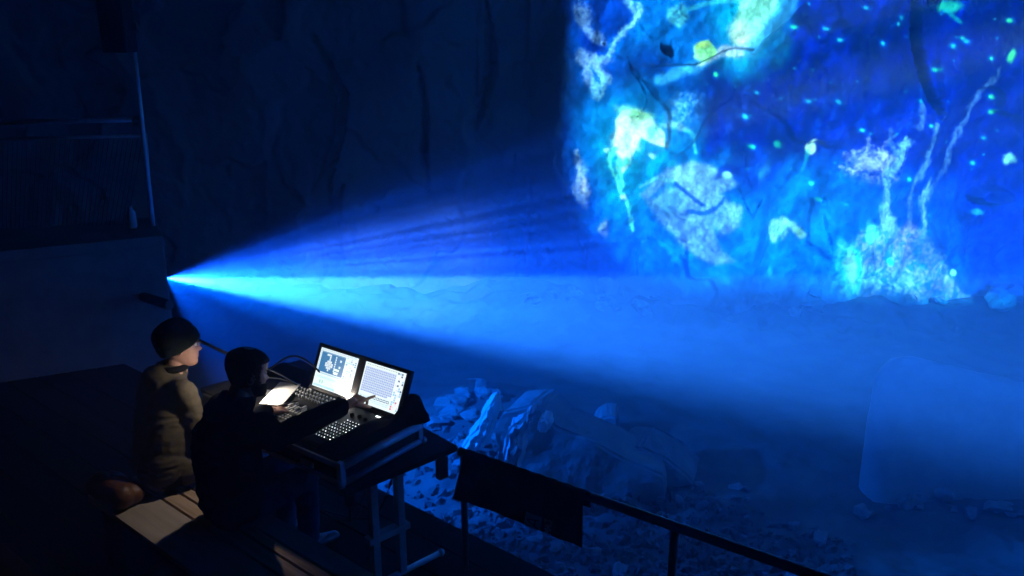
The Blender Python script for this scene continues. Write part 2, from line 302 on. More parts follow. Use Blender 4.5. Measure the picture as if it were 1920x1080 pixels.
M = {
 'rock': mat('quarry_rock', (.195, .195, .19), .92, bump=.05, scale=3.2, var=.12, detail=9, spec=.2),
 'stone': mat('broken_stone', (.22, .215, .205), .9, bump=.02, scale=7, var=.18, detail=8, spec=.2),
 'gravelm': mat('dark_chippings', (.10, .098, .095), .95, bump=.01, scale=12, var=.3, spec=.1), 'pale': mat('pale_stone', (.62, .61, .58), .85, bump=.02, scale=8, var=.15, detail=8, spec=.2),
 'smooth': mat('sawn_stone', (.34, .34, .33), .75, bump=.004, scale=18, var=.08, spec=.25),
 'ground': mat('quarry_floor', (.11, .105, .10), .95, bump=.012, scale=6, var=.22, detail=9, spec=.1),
 'concrete': mat('concrete', (.26, .26, .25), .9, bump=.006, scale=14, var=.15, spec=.2),
 'steel': mat('galvanised_steel', (.50, .51, .52), .45, .4, bump=.001, scale=60, var=.1),
 'darksteel': mat('dark_painted_steel', (.05, .05, .045), .5, .3, bump=.001, scale=60, var=.2),
 'alu': mat('aluminium_edge', (.92, .92, .94), .38, .15, bump=.0006, scale=90, var=.06),
 'black': mat('black_laminate', (.014, .014, .015), .55, bump=.0006, scale=120, var=.2),
 'blackpl': mat('black_plastic', (.012, .012, .013), .38, bump=.0004, scale=200),
 'panel': mat('console_panel', (.035, .036, .04), .42, bump=.0003, scale=300, var=.1),
 'knob': mat('grey_knob', (.65, .66, .68), .35, .3, spec=.6, bump=.0004, scale=120),
 'white': mat('white_plastic', (.75, .75, .73), .5, bump=.0004, scale=90),
 'paper': mat('paper_sheet', (.82, .82, .80), .8, bump=.0008, scale=25, var=.02),
 'cloth': mat('black_cloth', (.008, .008, .009), .95, bump=.004, scale=60, var=.3, spec=.1),
 'jacket': mat('olive_brown_jacket', (.082, .066, .044), .9, bump=.003, scale=240, var=.15, spec=.15),
 'fleece': mat('black_fleece', (.006, .006, .007), 1, bump=.004, scale=220, var=.2, spec=.02),
 'jeans': mat('dark_denim', (.03, .045, .09), .9, bump=.002, scale=300, var=.25, spec=.1),
 'skin': mat('skin', (.40, .22, .165), .5, bump=.0006, scale=260, var=.06, spec=.35),
 'hair': mat('dark_hair', (.008, .007, .007), .75, bump=.004, scale=300, stretch=(1, 1, .3), spec=.2),
 'wool': mat('knitted_wool', (.016, .022, .018), 1, bump=.006, scale=160, stretch=(1.6, 1.6, .5), spec=.05),
 'leather': mat('brown_leather', (.11, .045, .025), .5, bump=.002, scale=90, var=.3),
 'wood': mat('weathered_plank', (.40, .29, .21), .75, bump=.002, scale=14, var=.16, stretch=(.6, 9, 6), spec=.2, dark=(.30, .21, .145)),
 'woodpale': mat('grey_plank', (.36, .30, .26), .8, bump=.0015, scale=10, var=.12, stretch=(.8, 6, 6), spec=.2),
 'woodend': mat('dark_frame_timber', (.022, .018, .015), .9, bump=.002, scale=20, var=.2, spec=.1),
 'print': mat('teal_print', (.12, .5, .45), .8, bump=.001, scale=80), 'printgrey': mat('grey_print', (.5, .5, .48), .8, bump=.001, scale=80),
 'glass': mat('glass', (.6, .7, .8), .08, 0, spec=.8), 'eye': mat('eye_white', (.7, .7, .68), .2), 'iris': mat('dark_iris', (.02, .015, .01), .2),
 'keylight': mat('backlit_key', (.8, .8, .8), .5, emit=(.86, .95, 1), es=3.2), 'keydim': mat('dim_backlit_key', (.4, .4, .4), .5, emit=(.5, .7, .8), es=.5),
 'lens': mat('projector_lens_glow', (.8, .9, 1), .1, emit=(.35, .6, 1), es=30),
 'led': mat('lamp_led', (1, 1, 1), .4, emit=(1, .93, .82), es=25),
}
def planks(name):      # knots and grain on real boards
    m = M[name]; nt = m.node_tree; N = nt.nodes; L = nt.links; b = N['Principled BSDF']
    tc = N.new('ShaderNodeTexCoord'); v = N.new('ShaderNodeTexVoronoi'); v.inputs['Scale'].default_value = 9
    L.new(tc.outputs['Object'], v.inputs['Vector']); r = N.new('ShaderNodeValToRGB'); r.color_ramp.elements[0].position = .04; r.color_ramp.elements[1].position = .09
    r.color_ramp.elements[0].color = (.16, .12, .10, 1); r.color_ramp.elements[1].color = (1, 1, 1, 1); L.new(v.outputs['Distance'], r.inputs[0])
    mx = N.new('ShaderNodeMix'); mx.data_type = 'RGBA'; mx.blend_type = 'MULTIPLY'; mx.inputs[0].default_value = .8
    src = b.inputs['Base Color'].links[0].from_socket; L.new(src, mx.inputs[6]); L.new(r.outputs[0], mx.inputs[7]); L.new(mx.outputs[2], b.inputs['Base Color'])
planks('wood'); planks('woodpale')

# ================================================================== mesh helpers
class MB:
    def __init__(s): s.bm = bmesh.new(); s.mi = 0
    def _m(s, fs):
        for f in fs: f.material_index = s.mi
        return s
    def box(s, x0, x1, y0, y1, z0, z1, bev=0, rot=None, seg=2):
        b = bmesh.new(); bmesh.ops.create_cube(b, size=1)
        for v in b.verts: v.co = Vector(((x0 + x1) / 2 + v.co.x * (x1 - x0), (y0 + y1) / 2 + v.co.y * (y1 - y0), (z0 + z1) / 2 + v.co.z * (z1 - z0)))
        if bev: bmesh.ops.bevel(b, geom=b.edges[:], offset=bev, segments=seg, affect='EDGES', profile=.7)
        return s.add(b, rot)
    def add(s, b, rot=None):
        mp = {}
        for v in b.verts: mp[v] = s.bm.verts.new(rot @ v.co if rot else v.co)
        for f in b.faces:
            try: nf = s.bm.faces.new([mp[v] for v in f.verts]); nf.material_index = s.mi; nf.smooth = f.smooth
            except ValueError: pass
        b.free(); return s
    def tube(s, pts, rad, n=10, cap=True):
        pts = [Vector(p) for p in pts]; rad = rad if isinstance(rad, (list, tuple)) else [rad] * len(pts); rings = []
        up = Vector((0, 0, 1))
        for i, p in enumerate(pts):
            t = (pts[min(i + 1, len(pts) - 1)] - pts[max(i - 1, 0)]).normalized()
            a = t.cross(up if abs(t.z) < .95 else Vector((1, 0, 0))).normalized(); b = t.cross(a)
            rings.append([s.bm.verts.new(p + (a * math.cos(6.2832 * k / n) + b * math.sin(6.2832 * k / n)) * rad[i]) for k in range(n)])
        for i in range(len(rings) - 1):
            for k in range(n):
                f = s.bm.faces.new((rings[i][k], rings[i][(k + 1) % n], rings[i + 1][(k + 1) % n], rings[i + 1][k])); f.smooth = True; f.material_index = s.mi
        if cap: s._m([s.bm.faces.new(rings[0][::-1]), s.bm.faces.new(rings[-1])])
        return s
    def ball(s, c, r, sx=1, sy=1, sz=1, u=16, v=10, rot=None):
        b = bmesh.new(); bmesh.ops.create_uvsphere(b, u_segments=u, v_segments=v, radius=r)
        for q in b.verts:
            q.co = Vector((q.co.x * sx, q.co.y * sy, q.co.z * sz)); 
            if rot: q.co = rot @ q.co
            q.co += Vector(c)
        for f in b.faces: f.smooth = True
        return s.add(b)
    def quad(s, *p): s._m([s.bm.faces.new([s.bm.verts.new(q) for q in p])]); return s
    def capsule(s, a, b, ra, rb, n=14):
        a, b = Vector(a), Vector(b); t = (b - a); L = t.length; t.normalize(); pts, rad = [], []
        for k in range(5): th = math.pi / 2 * (1 - k / 4); pts.append(a - t * ra * math.sin(th)); rad.append(max(1e-4, ra * math.cos(th)))
        for k in range(1, 5): q = k / 5; pts.append(a + t * L * q); rad.append(ra + (rb - ra) * q)
        for k in range(5): th = math.pi / 2 * k / 4; pts.append(b + t * rb * math.sin(th)); rad.append(max(1e-4, rb * math.cos(th)))
        up = Vector((0, 0, 1)) if abs(t.z) < .9 else Vector((1, 0, 0)); x = t.cross(up).normalized(); y = t.cross(x); rings = []
        for p, r in zip(pts, rad): rings.append([s.bm.verts.new(p + (x * math.cos(6.2832 * k / n) + y * math.sin(6.2832 * k / n)) * r) for k in range(n)])
        for i in range(len(rings) - 1):
            for k in range(n): s.bm.faces.new((rings[i][k], rings[i][(k + 1) % n], rings[i + 1][(k + 1) % n], rings[i + 1][k]))
        s.bm.faces.new(rings[0][::-1]); s.bm.faces.new(rings[-1]); return s
    def chain(s, pts, rad):
        for i in range(len(pts) - 1): s.capsule(pts[i], pts[i + 1], rad[i], rad[i + 1])
        return s
    def loft(s, rings, cap=True):
        vr = [[s.bm.verts.new(p) for p in r] for r in rings]; n = len(vr[0])
        for i in range(len(vr) - 1):
            for k in range(n):
                f = s.bm.faces.new((vr[i][k], vr[i][(k + 1) % n], vr[i + 1][(k + 1) % n], vr[i + 1][k])); f.smooth = True; f.material_index = s.mi
        if cap: s._m([s.bm.faces.new(vr[0][::-1]), s.bm.faces.new(vr[-1])])
        return s
    def make(s, name, mats, parent=None, smooth=None):
        bmesh.ops.recalc_face_normals(s.bm, faces=s.bm.faces[:])
        me = bpy.data.meshes.new(name); s.bm.to_mesh(me); s.bm.free()
        if smooth is not None: me.polygons.foreach_set('use_smooth', [smooth] * len(me.polygons))
        o = bpy.data.objects.new(name, me); COL.objects.link(o)
        for m in (mats if isinstance(mats, (list, tuple)) else [mats]): me.materials.append(M[m] if isinstance(m, str) else m)
        if parent: o.parent = parent
        return o
def remesh(o, voxel, smooth=4, noise_amp=0, noise_scale=6, fold=0, seed=0):
    """fuse a pile of tapered shapes into one continuous surface"""
    md = o.modifiers.new('r', 'REMESH'); md.mode = 'VOXEL'; md.voxel_size = voxel; md.use_smooth_shade = True
    sm = o.modifiers.new('s', 'SMOOTH'); sm.iterations = smooth; sm.factor = .5
    dg = bpy.context.evaluated_depsgraph_get(); me = bpy.data.meshes.new_from_object(o.evaluated_get(dg), depsgraph=dg)
    o.modifiers.clear(); old = o.data; ms = list(old.materials); o.data = me
    me.materials.clear()
    for m in ms: me.materials.append(m)
    if noise_amp or fold:
        off = Vector((seed * 3.1, seed * 1.7, 0))
        nr = [v.normal.copy() for v in me.vertices]
        for v, n in zip(me.vertices, nr):
            p = v.co; h = mnoise.noise(p * noise_scale + off) * noise_amp
            if fold:
                q = Vector((p.x * 7 + p.z * 3, p.y * 7, p.z * 15)) + off; w3 = mnoise.noise(p * 5) * 1.2; h += (.30 - abs(mnoise.noise(q + Vector((w3, w3, w3))))) * fold + (.3 - abs(mnoise.noise(q * 2.3 + Vector((w3, 4, 0))))) * fold * .35
            v.co = p + n * h
    me.polygons.foreach_set('use_smooth', [True] * len(me.polygons)); me.update()
    return o
def tag(o, label=None, cat=None, group=None, kind=None):
    if label: o['label'] = label
    if cat: o['category'] = cat
    if group: o['group'] = group
    if kind: o['kind'] = kind
    return o
def thing(name, label, cat, loc=(0, 0, 0), rz=0, group=None):
    o = bpy.data.objects.new(name, None); COL.objects.link(o); o.empty_display_size = .1
    o.location = loc; o.rotation_euler = (0, 0, rz); return tag(o, label, cat, group)

# ================================================================== the cliff
CRACKS = [  # (points in the picture, half width, depth)
 ([(560, 70), (600, 130), (628, 185), (626, 220), (612, 300), (604, 350), (606, 392)], 6, .50),
 ([(905, -20), (918, 90), (917, 140), (905, 190), (892, 242)], 8, .55),
 ([(775, 120), (790, 200), (784, 300), (796, 378)], 4.5, .22),
 ([(965, 300), (964, 345)], 3, .25),
 ([(1727, -160), (1724, 20), (1722, 70), (1730, 115), (1738, 150), (1752, 188), (1764, 214)], 8, 1.0), ([(1749, -160), (1751, -10), (1753, 16)], 5, .6),
 ([(1696, 205), (1697, 240), (1690, 282), (1682, 320), (1664, 342)], 2.2, .16), ([(1178, 108), (1184, 132), (1200, 152), (1212, 178), (1210, 200), (1190, 222)], 2.4, .14), ([(1206, 150), (1222, 176), (1236, 196)], 2, .1),
 ([(1176, 46), (1192, 62), (1226, 74)], 1.8, .1), ([(1197, 34), (1206, 54), (1228, 78)], 2, .12), ([(1388, 285), (1388, 325), (1398, 350)], 2, .12), ([(1372, 345), (1402, 402), (1424, 368)], 2.4, .14),
 ([(1388, 320), (1376, 345)], 2, .1), ([(1240, 85), (1252, 97), (1258, 104)], 5.5, .4), ([(1196, 520), (1194, 480), (1204, 456), (1218, 450)], 3, .12), ([(1536, 380), (1542, 372), (1548, 378)], 2.5, .12), ([(1540, 400), (1548, 440), (1552, 470)], 3, .12),
 ([(1660, 395), (1672, 380), (1684, 362)], 1.8, .09), ([(1600, 520), (1630, 526), (1652, 510)], 1.8, .1), ([(1704, 452), (1726, 452)], 1.6, .1), ([(1828, 470), (1832, 500), (1830, 530)], 2.5, .14), ([(1600, 260), (1580, 285), (1570, 310)], 1.6, .08), ([(1276, 5), (1278, 26), (1292, 36)], 2, .1), ([(1369, 8), (1372, 28)], 2.2, .12), ([(1130, 80), (1136, 84)], 3, .15), ([(1286, 118), (1288, 124)], 2, .12)]
def build_cliff():
    xs = np.concatenate([np.linspace(-26, -9, 90, endpoint=False), np.linspace(-9, .6, 330, endpoint=False), np.linspace(.6, 9.6, 520, endpoint=False), np.linspace(9.6, 26, 70)])
    zs = np.concatenate([np.linspace(-2.4, 3.9, 300, endpoint=False), np.linspace(3.9, 9, 60)])
    X, Z = np.meshgrid(xs, zs); Y = np.full(X.shape, WALL_Y)
    D = Y * CS + (CH - Z) * SN; PX = 960 + F * X / D; PY = 540 + F * ((CH - Z) * CS - Y * SN) / D
    rs = np.random.RandomState(12); dy = np.zeros(X.shape)
    wX = X + (fbm(X * .8, Z * .8, 3, 5) - .5) * 1.6; wZ = Z + (fbm(X * .8 + 9, Z * .8, 3, 6) - .5) * 1.6
    for sc_, amp, tilt in ((1.9, .18, .15), (.8, .035, .10)):      # broken rock facets
        n = int(60 / sc_ * 14 / sc_); sx = rs.uniform(-27, 27, n); sz = rs.uniform(-3, 10, n); h = rs.uniform(-1, 1, n); gx = rs.uniform(-1, 1, n); gz = rs.uniform(-1, 1, n)
        best = np.full(X.shape, 1e9); idx = np.zeros(X.shape, int)
        for i in range(n):
            d = (wX - sx[i]) ** 2 * 1.5 + (wZ - sz[i]) ** 2 * .6; m = d < best; best = np.where(m, d, best); idx = np.where(m, i, idx)
        dy += h[idx] * amp * .6 + (gx[idx] * (X - sx[idx]) + gz[idx] * (Z - sz[idx])) * tilt
    for _ in range(3): dy[1:-1, 1:-1] = (dy[1:-1, 1:-1] * 2 + dy[:-2, 1:-1] + dy[2:, 1:-1] + dy[1:-1, :-2] + dy[1:-1, 2:]) / 6
    dy *= np.where(X > .3, .38, .85); dy += np.where(X > .3, 1, 0) * ((fbm(X * .75 + 4, Z * .6, 4, 131, .5) - .5) * .75 + (fbm(X * 3.2, Z * 2.6, 4, 132, .55) - .5) * .10)
    dy += (fbm(X * .35, Z * .25, 3, 90) - .5) * 1.1 + (fbm(X * 1.7, Z * 1.3, 4, 91) - .5) * .16 + (fbm(X * 7, Z * 6, 4, 95) - .5) * .05
    # the lit face stands forward of the left cliff
    edge = np.interp(PY, [-200, 0, 100, 290, 400, 450, 520, 900], [1090, 1082, 1060, 1044, 1062, 1090, 1120, 1150])
    dy += np.where(PX < edge, sstep(0, 60, edge - PX) * .9, 0)
    # overhanging shelf at the top
    lx = [1180, 1240, 1300, 1330, 1352, 1380, 1404, 1418, 1436, 1470, 1500, 1560, 1600]; ly = [130, 124, 122, 108, 97, 92, 93, 97, 76, 46, 18, -30, -80]
    sh = sstep(-2, 5, np.interp(PX, lx, ly) - PY) * sstep(1170, 1300, PX) * (1 - sstep(1560, 1600, PX)); dy -= sh * .17 * sstep(360, 0, np.interp(PX, lx, ly) - PY)
    shr = np.hypot((PX - 1876) / 42, (PY - 372) / 20); dy -= sstep(1, .55, shr + (fbm(X * 4, Z * 4, 3, 7) - .5) * .5) * .42
    for pts, w, dep in CRACKS:
        x0 = min(p[0] for p in pts) - 40; x1 = max(p[0] for p in pts) + 40; y0 = min(p[1] for p in pts) - 40; y1 = max(p[1] for p in pts) + 40
        m = (PX > x0) & (PX < x1) & (PY > y0) & (PY < y1)
        if not m.any(): continue
        jx = (fbm(PX[m] / 7, PY[m] / 7, 4, 44, .7) - .5) * (11 if w > 4 else 4); d, t = seg_dist(PX[m] + jx, PY[m] + jx * .4, pts); ww = (w if w > 4 else w * .42) * (.35 + 1.3 * np.sin(np.clip(t, .03, .97) * math.pi))
        dy[m] += dep * (.6 if w < 4 and pts[0][0] > 1100 else 1) * (1 - sstep(.35, 1.15, d / ww)); dy[m] += dep * .12 * (1 - sstep(.5, 4.5, d / ww)) * np.sign(pts[-1][0] - PX[m] + .01)
    dy += sstep(-1.0, -2.1, Z) * -.25 * (fbm(X * .9, Z, 3, 55))           # talus at the foot
    dy += np.where(Z > 3.9, (Z - 3.9) * .12, 0)
    Yf = Y + dy
    # left cliff swings back and the right one comes forward at the ends
    Yf += sstep(-9, -24, X) * -3.0
    V = np.stack([X, Yf, Z], -1).reshape(-1, 3).astype(np.float32); h, w = X.shape
    i = np.arange((h - 1) * (w - 1)); r, c = i // (w - 1), i % (w - 1); a = r * w + c
    Fc = np.stack([a, a + 1, a + w + 1, a + w], -1)
    me = bpy.data.meshes.new('quarry_cliff'); me.vertices.add(len(V)); me.vertices.foreach_set('co', V.ravel())
    me.loops.add(Fc.size); me.loops.foreach_set('vertex_index', Fc.ravel()); me.polygons.add(len(Fc)); me.polygons.foreach_set('loop_start', np.arange(0, Fc.size, 4))
    me.polygons.foreach_set('use_smooth', np.ones(len(Fc), bool)); me.update(calc_edges=True); me.validate()
    o = bpy.data.objects.new('quarry_cliff', me); COL.objects.link(o); me.materials.append(M['rock']); tag(o, kind='structure')
build_cliff()

def build_bounce_cliff():
    """the quarry's right-hand side, which the beam falls on beyond the picture"""
    ys = np.linspace(-9, 15.5, 120); zs = np.linspace(-2.4, 7, 50); Yg, Zg = np.meshgrid(ys, zs)
    Xg = 15.5 + (fbm(Yg * .5, Zg * .5, 4, 500) - .5) * 2.2 + (fbm(Yg * 2, Zg * 2, 4, 501) - .5) * .4
    b = bmesh.new(); V = [[b.verts.new((Xg[j, i], Yg[j, i], Zg[j, i])) for i in range(120)] for j in range(50)]
    for j in range(49):
        for i in range(119): b.faces.new((V[j][i], V[j + 1][i], V[j + 1][i + 1], V[j][i + 1])).smooth = True
    me = bpy.data.meshes.new('added_bounce_cliff'); b.to_mesh(me); b.free(); me.materials.append(M['stone']); o = bpy.data.objects.new('added_bounce_cliff', me); COL.objects.link(o); tag(o, kind='structure')
build_bounce_cliff()

# ================================================================== the pit floor
PIT = -2.0
def ground_h(x, y):
    x = np.asarray(x, float); y = np.asarray(y, float)
    h = (fbm(x * .5, y * .5, 4, 300) - .5) * .3 + ((fbm(x * 2.5, y * 2.5, 4, 301) - .5) * .16 + (fbm(x * 9, y * 9, 3, 302) - .5) * .05) * (1 - .7 * sstep(9, 11.5, y))
    h += .28 * np.exp(-(((x + .5) / 1.6) ** 2 + ((y - 10.4) / 1.0) ** 2))              # heap where the rubble lies
    h *= sstep(-1, 4, y)
    h += sstep(13.2, 14.9, y) * (.10 + .35 * fbm(x * 1.1, y * .7, 4, 320)) + sstep(12.6, 14.0, y) * (fbm(x * 3.5, y * 3.5, 4, 321) - .5) * .22
    return PIT + h
def build_ground():
    xs = np.concatenate([np.linspace(-30, -7, 40, endpoint=False), np.linspace(-7, 8, 330, endpoint=False), np.linspace(8, 30, 40)])
    ys = np.concatenate([np.linspace(-14, 3, 20, endpoint=False), np.linspace(3, 16.5, 260), np.linspace(16.8, 26, 8)])
    X, Y = np.meshgrid(xs, ys); Z = ground_h(X, Y)
    V = np.stack([X, Y, Z], -1).reshape(-1, 3); h, w = X.shape; i = np.arange((h - 1) * (w - 1)); r, c = i // (w - 1), i % (w - 1); a = r * w + c
    Fc = np.stack([a, a + 1, a + w + 1, a + w], -1); me = bpy.data.meshes.new('pit_ground'); me.vertices.add(len(V)); me.vertices.foreach_set('co', V.ravel())
    me.loops.add(Fc.size); me.loops.foreach_set('vertex_index', Fc.ravel()); me.polygons.add(len(Fc)); me.polygons.foreach_set('loop_start', np.arange(0, Fc.size, 4))
    me.polygons.foreach_set('use_smooth', np.ones(len(Fc), bool)); me.update(calc_edges=True)
    o = bpy.data.objects.new('ground', me); COL.objects.link(o); me.materials.append(M['ground']); tag(o, kind='structure')
build_ground()

# ------------------------------------------------------------------ stones
def rock_mesh(name, seed, n=16, sx=1, sy=1, sz=.7, sub=2, rough=.06):
    rr = random.Random(seed); b = bmesh.new()
    for _ in range(n):
        v = Vector((rr.gauss(0, 1), rr.gauss(0, 1), rr.gauss(0, 1))).normalized() * rr.uniform(.75, 1); b.verts.new((v.x * sx * .5, v.y * sy * .5, v.z * sz * .5))
    r = bmesh.ops.convex_hull(b, input=b.verts[:]); bmesh.ops.delete(b, geom=[g for g in r['geom_interior'] if isinstance(g, bmesh.types.BMVert)], context='VERTS')
    bmesh.ops.bevel(b, geom=b.edges[:], offset=.02, segments=1, affect='EDGES')
    bmesh.ops.triangulate(b, faces=b.faces[:])
    for _ in range(sub): bmesh.ops.subdivide_edges(b, edges=[e for e in b.edges if e.calc_length() > .09], cuts=1); bmesh.ops.triangulate(b, faces=[f for f in b.faces if len(f.verts) > 4])
    b.normal_update()
    for v in b.verts: v.co += v.normal * (mnoise.fractal(v.co * 3.5 + Vector((seed, 0, 0)), 1, 2, 4) * rough)
    me = bpy.data.meshes.new(name); b.to_mesh(me); b.free(); me.materials.append(M['stone']); return me
ROCKS = [rock_mesh('rubble_stone', 100 + k, 10 + k % 5, 1, .8 + .1 * (k % 4), .55 + .12 * (k % 3)) for k in range(9)]
def stone(me, x, y, s, rz, sink=.2, name='rubble_stone', tilt=0, zs=1):
    o = bpy.data.objects.new(name, me); COL.objects.link(o); o.scale = (s, s, s * zs); o.rotation_euler = (tilt, tilt * .6, rz)
    o.location = (x, y, float(ground_h(x, y)) + s * .35 * zs * (1 - sink)); return o
rr = random.Random(21); n_r = 0
def scatter(n, xr, yr, s0, s1, dens=None, lab=('angular grey stone lying in the rubble on the pit floor', 'loose stones of the rubble on the pit floor')):
    global n_r; k = 0; tries = 0
    while k < n and tries < n * 12:
        tries += 1; px, py = rr.uniform(*xr), rr.uniform(*yr); p = at(px, py, PIT)
        if dens and rr.random() > dens(px, py): continue
        s = s0 + (s1 - s0) * rr.random() ** 2.2
        o = stone(ROCKS[rr.randrange(9)], p.x, p.y, s, rr.uniform(0, 6.28), .3, tilt=rr.uniform(-.5, .5)); n_r += 1; k += 1
        tag(o, lab[0], 'stone', lab[1])
scatter(34, (800, 935), (768, 850), .14, .36, lab=('lit blue stone in the heap between the console and the large slab', 'stones heaped beside the large slab'))
scatter(14, (830, 960), (840, 900), .12, .3)
scatter(34, (1120, 1420), (850, 960), .08, .26, lambda x, y: (y - 850) / 110 > (x - 1180) / 420)
scatter(46, (820, 1560), (960, 1120), .08, .26, lab=('small dim stone on the dark pit floor below the handrail', 'stones below the handrail'))
scatter(16, (1600, 1930), (925, 965), .12, .42, lab=('dim stone lying at the foot of the huge smooth block', 'stones at the foot of the smooth block'))
scatter(34, (960, 1920), (580, 612), .22, .75, lab=('fallen stone lying against the foot of the lit cliff', 'stones along the foot of the cliff'))
def gravel():
    b = MB(); bm = b.bm; g = random.Random(5)
    for k in range(4200):
        px = g.uniform(560, 1650); py = 790 + 370 * g.random() ** .7
        if px > 1000 and py < 800 + (px - 1000) * .35: continue
        if px > 1600: continue
        p = at(px, py, PIT)
        s = .02 + .07 * g.random() ** 2.5; z = float(ground_h(p.x, p.y)); a = g.uniform(0, 6.28)
        vs = [bm.verts.new((p.x + s * math.cos(a + i * 1.57) * g.uniform(.6, 1.1), p.y + s * math.sin(a + i * 1.57) * g.uniform(.6, 1.1), z - .01)) for i in range(4)]
        t = [bm.verts.new((p.x + s * .6 * math.cos(a + i * 2.1), p.y + s * .6 * math.sin(a + i * 2.1), z + s * g.uniform(.5, 1))) for i in range(3)]
        for f in ((0, 1, 4), (1, 5, 4), (1, 2, 5), (2, 6, 5), (2, 3, 6), (3, 4, 6), (3, 0, 4)):
            vv = vs + t; bm.faces.new([vv[i] for i in f])
        bm.faces.new(t)
    tag(b.make('gravel', 'gravelm', smooth=False), 'small broken chippings strewn over the pit floor', 'gravel', kind='stuff')
gravel()
def boulder(name, label, outline, zb, depth, thick_dir, matn='stone', rough=.05, sub=4, seed=0, lean=0, bev=.03):
    """a block whose near face has the given outline (at its own distance Y) and real thickness behind"""
    zb = at(960, zb, PIT).y; b = bmesh.new(); P = [atY(x, y, zb) for x, y in outline]; td = Vector(thick_dir).normalized() * depth
    f = [b.verts.new(p) for p in P]; cx = sum(P, Vector()) / len(P)
    k = [b.verts.new(cx + (p - cx) * (1 - lean) + td) for p in P]
    b.faces.new(f); b.faces.new(k[::-1])
    for i in range(len(P)): b.faces.new((f[i], k[i], k[(i + 1) % len(P)], f[(i + 1) % len(P)]))
    bmesh.ops.recalc_face_normals(b, faces=b.faces[:]); bmesh.ops.bevel(b, geom=b.edges[:], offset=bev, segments=3, affect='EDGES'); bmesh.ops.triangulate(b, faces=b.faces[:])
    for _ in range(sub): bmesh.ops.subdivide_edges(b, edges=[e for e in b.edges if e.calc_length() > .07], cuts=1); bmesh.ops.triangulate(b, faces=[f for f in b.faces if len(f.verts) > 3])
    b.normal_update(); org = Vector((cx.x, cx.y, PIT))
    for v in b.verts: v.co += v.normal * (mnoise.fractal(v.co * 2.2 + Vector((seed, 0, 0)), 1, 2.1, 5) * rough)
    me = bpy.data.meshes.new(name); 
    for v in b.verts: v.co -= org
    b.to_mesh(me); b.free(); me.polygons.foreach_set('use_smooth', [False] * len(me.polygons)); me.materials.append(M[matn]); o = bpy.data.objects.new(name, me); COL.objects.link(o); o.location = org
    return tag(o, label, 'boulder')
boulder('boulder', 'largest fallen slab on the rubble heap, with a long sloping lit top edge', [(900, 960), (928, 850), (926, 806), (940, 772), (996, 761), (1014, 765), (1045, 802), (1100, 822), (1165, 858), (1246, 893), (1250, 930), (1180, 985), (1100, 1010), (960, 1000)], 930, .6, (.34, .9, .08), rough=.035, seed=3, lean=.10)
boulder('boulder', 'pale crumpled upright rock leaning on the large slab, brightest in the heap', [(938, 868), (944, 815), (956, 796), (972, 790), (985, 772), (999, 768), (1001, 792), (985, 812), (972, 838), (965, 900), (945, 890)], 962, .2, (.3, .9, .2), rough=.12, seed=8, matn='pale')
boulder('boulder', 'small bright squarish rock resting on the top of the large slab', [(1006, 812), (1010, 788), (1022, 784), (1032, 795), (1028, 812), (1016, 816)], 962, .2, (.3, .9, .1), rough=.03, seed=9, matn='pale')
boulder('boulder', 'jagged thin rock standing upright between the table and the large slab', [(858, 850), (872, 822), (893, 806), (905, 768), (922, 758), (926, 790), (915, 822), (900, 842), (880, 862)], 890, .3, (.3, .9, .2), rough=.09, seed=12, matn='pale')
boulder('boulder', 'round-topped stone block standing alone beyond the large slab', [(1110, 824), (1112, 800), (1124, 785), (1142, 780), (1160, 783), (1162, 828), (1150, 840)], 832, .35, (.1, .9, .1), rough=.03, seed=14)
boulder('boulder', 'low rock at the far left end of the rubble heap beside the console', [(812, 800), (822, 778), (850, 770), (868, 784), (872, 806), (840, 815)], 812, .4, (.2, .9, .1), rough=.06, seed=15)
boulder('boulder', 'small upright stone behind the jagged thin rock', [(848, 782), (852, 762), (864, 758), (872, 768), (868, 786)], 785, .25, (.2, .9, .1), rough=.03, seed=16)
boulder('boulder', 'flat slanting slab right of the largest slab, half buried in scree', [(1160, 850), (1200, 838), (1250, 860), (1300, 905), (1220, 920), (1180, 880)], 905, .5, (.4, .9, .15), rough=.05, seed=17)
